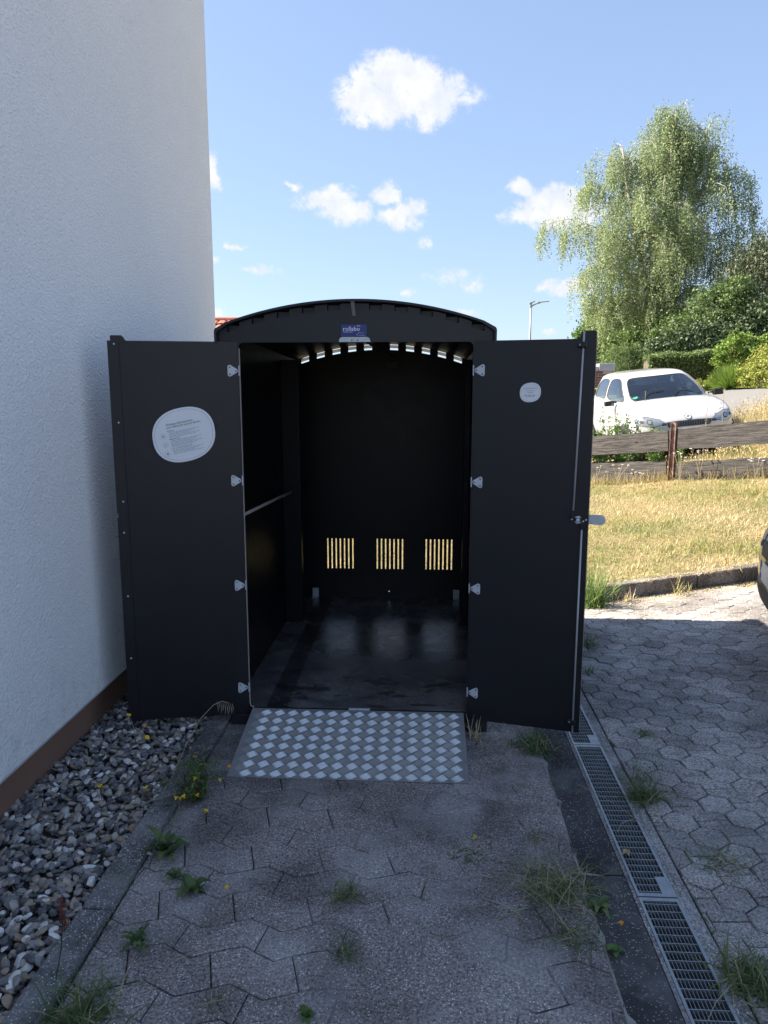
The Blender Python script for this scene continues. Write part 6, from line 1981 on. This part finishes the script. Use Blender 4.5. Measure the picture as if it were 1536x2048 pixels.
    # roof
    zc = [(.82, H - .03), (.5, H - .006), (.0, H)]
    prev = len(rings_) - 1; cy_ = 2.3 + sh_ / 2
    cur = list(allv); last = rings_[-1]
    for s, z in zc:
        if s == 0:
            cur.append((0, cy_, z)); c_i = len(cur) - 1; b_ = (len(cur) - 1) - m
            for j in range(m): fp.append((b_ + j, b_ + (j + 1) % m, c_i))
        else:
            b_ = len(cur) - m
            for (x, y, _) in last: cur.append((x * s, cy_ + (y - cy_) * (1 - (1 - s) * .8), z - .0 * abs(x)))
            for j in range(m): fp.append((b_ + j, b_ + (j + 1) % m, b_ + m + (j + 1) % m, b_ + m + j))
    mb = MB(); mb.add(cur, fp); cabin = mb.build('cabin_frame', paint_m, root, True)
    ms = cabin.modifiers.new('sub', 'SUBSURF'); ms.levels = 2; ms.render_levels = 2; ms.boundary_smooth = 'ALL'
    md = cabin.modifiers.new('th', 'SOLIDIFY'); md.thickness = .02; md.offset = -1
    for kd, fl in fg.items():
        used = sorted(set(i for q in fl for i in q)); mp = {u: i for i, u in enumerate(used)}
        mb = MB(); mb.add([allv[u] for u in used], [tuple(mp[i] for i in q) for q in fl])
        nm = kd.rstrip('RL') if kd[-1] in 'RL' else kd
        o = mb.build(nm, M_glass, root, True)
        ms = o.modifiers.new('sub', 'SUBSURF'); ms.levels = 2; ms.render_levels = 2; ms.boundary_smooth = 'ALL'
        dg = bpy.context.evaluated_depsgraph_get(); em = o.evaluated_get(dg).to_mesh()
        cnt_ = {}
        for p_ in em.polygons:
            for ek in p_.edge_keys: cnt_[ek] = cnt_.get(ek, 0) + 1
        mbr = MB()
        for (a, b), c_ in cnt_.items():
            if c_ == 1: mbr.tube([em.vertices[a].co.copy(), em.vertices[b].co.copy()], .009, 4)
        o.evaluated_get(dg).to_mesh_clear()
        mbr.build('window_seal', M_darkint, o)
    # interior
    ib = MB()
    ib.box(-.60 * k_, .60 * k_, 1.02, 1.40, .80, .955); ib.box(-.64 * k_, .64 * k_, 1.0, 3.1 + sh_, .5, .60)
    ib.build('dashboard', M_darkint, root)
    for s in (1, -1):
        mb = MB(); mb.box(s * .32 - .2, s * .32 + .2, 1.95, 2.1, .6, 1.16); mb.box(s * .32 - .12, s * .32 + .12, 2.0, 2.08, 1.17, 1.32)
        bevel(mb.build('seat', M_darkint, root), .04, 3)
    mb = MB(); mb.box(-.55 * k_, .55 * k_, 2.75, 2.9, .6, 1.1); bevel(mb.build('rear_seat', M_darkint, root), .04, 3)
    mb = MB(); pts = [(.34 + .17 * math.cos(a), 1.52 + .05 * math.sin(a), .98 + .17 * math.sin(a)) for a in np.linspace(0, 2 * math.pi, 19)]
    mb.tube(pts, .014, 6); mb.box(.31, .37, 1.5, 1.54, .82, 1.1); mb.build('steering_wheel', M_darkint, root)
    mb = MB(); mb.box(-.1, .1, 1.60, 1.63, 1.28, 1.34); mb.build('rear_view_mirror', M_darkint, root)
    for s in (1, -1):
        mb = MB(); mb.box(s * (w + .02), s * (w + .17), 1.12, 1.22, .91, 1.01) if s > 0 else mb.box(-(w + .15), -(w + .0), 1.12, 1.22, .90, .98)
        mb.tube([(s * (w - .06), 1.2, .95), (s * (w + .06), 1.18, .97)], .02, 6)
        bevel(mb.build('wing_mirror', M_plastic, root), .03, 3)
    for s in (1, -1):
        for y in (.62, L - .60):
            mb = MB(); mb.tube([(s * (w - .22), y, .30), (s * (w + .004), y, .30)], .335, 24); ar = mb.build('wheel_arch', M_darkint, root)
            mb = MB(); mb.tube([(s * (w - .20), y, .29), (s * (w - .02), y, .29), (s * (w + .012), y, .29)], [.29, .29, .265], 28); wh = mb.build('wheel', M_tyre, root, True)
            mb = MB(); mb.tube([(s * (w + .0125), y, .29), (s * (w + .018), y, .29)], [.19, .18], 20)
            for k in range(5):
                a = 2 * math.pi * k / 5; mb.box(-.02, .02, -.004, .006, 0, .17, 0, Matrix.Translation((s * (w + .022), y, .29)) @ Matrix.Rotation(a, 4, 'X') @ Matrix.Rotation(math.pi / 2, 4, 'Z'))
            mb.build('rim', M_chrome, wh)
    mb = MB(); mb.tube([(0, 2.95 + sh_, H - .03), (0, 3.12 + sh_, H + .17)], [.008, .004], 6); mb.build('antenna', M_plastic, root)
    if sticker:
        mb = MB()
        # on the inside of the windscreen, low on the viewer's left
        a = Vector(rings_[1][m - 2]); b = Vector(rings_[3][m - 2]); n1_ = Vector(rings_[1][m - 1]); e1 = (n1_ - a).normalized(); e2 = (b - a).normalized(); nn_ = e1.cross(e2).normalized()
        if nn_.y > 0: nn_ = -nn_
        ctr = a + e1 * .07 + e2 * .12 + nn_ * .006
        ring_ = [ctr + e1 * .045 * math.cos(t_) + e2 * .045 * math.sin(t_) for t_ in np.linspace(0, 2 * math.pi, 19)[:-1]]
        mb.add(ring_, [tuple(range(18))])
        Mt = Matrix((tuple(e1) + (0,), tuple(e2) + (0,), tuple(nn_) + (0,), (0, 0, 0, 1))).transposed(); Mt.translation = ctr - e1 * .018 - e2 * .02 + nn_ * .002
        mb.text('4', .06, Mt, 1)
        mb.build('windscreen_sticker', [M_greenst, M_signtext], root)
    # bonnet seam
    return body


car = empty('parked_car', (4.13, 11.5, .515), (.035, -.105, math.radians(1))); tag(car, 'small white hatchback parked behind the board fence', 'car')
build_car(car, M_whitep, H=1.42)
car2 = empty('parked_car', (1.90, 3.95, .06), (0, -.0, math.radians(-104))); tag(car2, 'grey car just entering the picture at the right edge on the paving', 'car')
build_car(car2, M_silver, L=4.2, W=1.78, H=1.5, logo=False, sticker=False)

# ------------------------------------------------------------------ small finds
o = empty('dry_leaf', (.700, 2.30, .004)); tag(o, 'curled brown leaf lying on the middle drain grate', 'leaf')
for k in range(5):
    lm = leaf_mesh(.022, .006, .6, 0, M_dry, .85); link('leaflet', lm, o, (0, 0, .001), (0, -.3, k * 1.25))
o = MB(); o.prism([(-.017, -.008), (.015, -.011), (.019, .007), (-.012, .012)], 0, .002)
tag(o.build('paper_scrap', M_housewall, loc=(-.545, 4.46, .0912), rot=(0, 0, .3)), 'small pale scrap lying on the black shed floor', 'scrap')
N = 260
pc = np.stack([rng.uniform(-.80, .2, N), 3.22 + np.abs(rng.normal(0, .35, N)), np.full(N, .0915)], 1)
v, f, t_ = leaves(pc, rng.uniform(.002, .007, N), rng.uniform(.5, 1, N), aspect=.6); v[:, 2] = np.clip(v[:, 2], .0908, .095)
tag(put_leaves('floor_litter', [(v, f, t_)], M_dry), 'crumbs of soil and grit just inside the shed door', 'litter', kind='stuff')
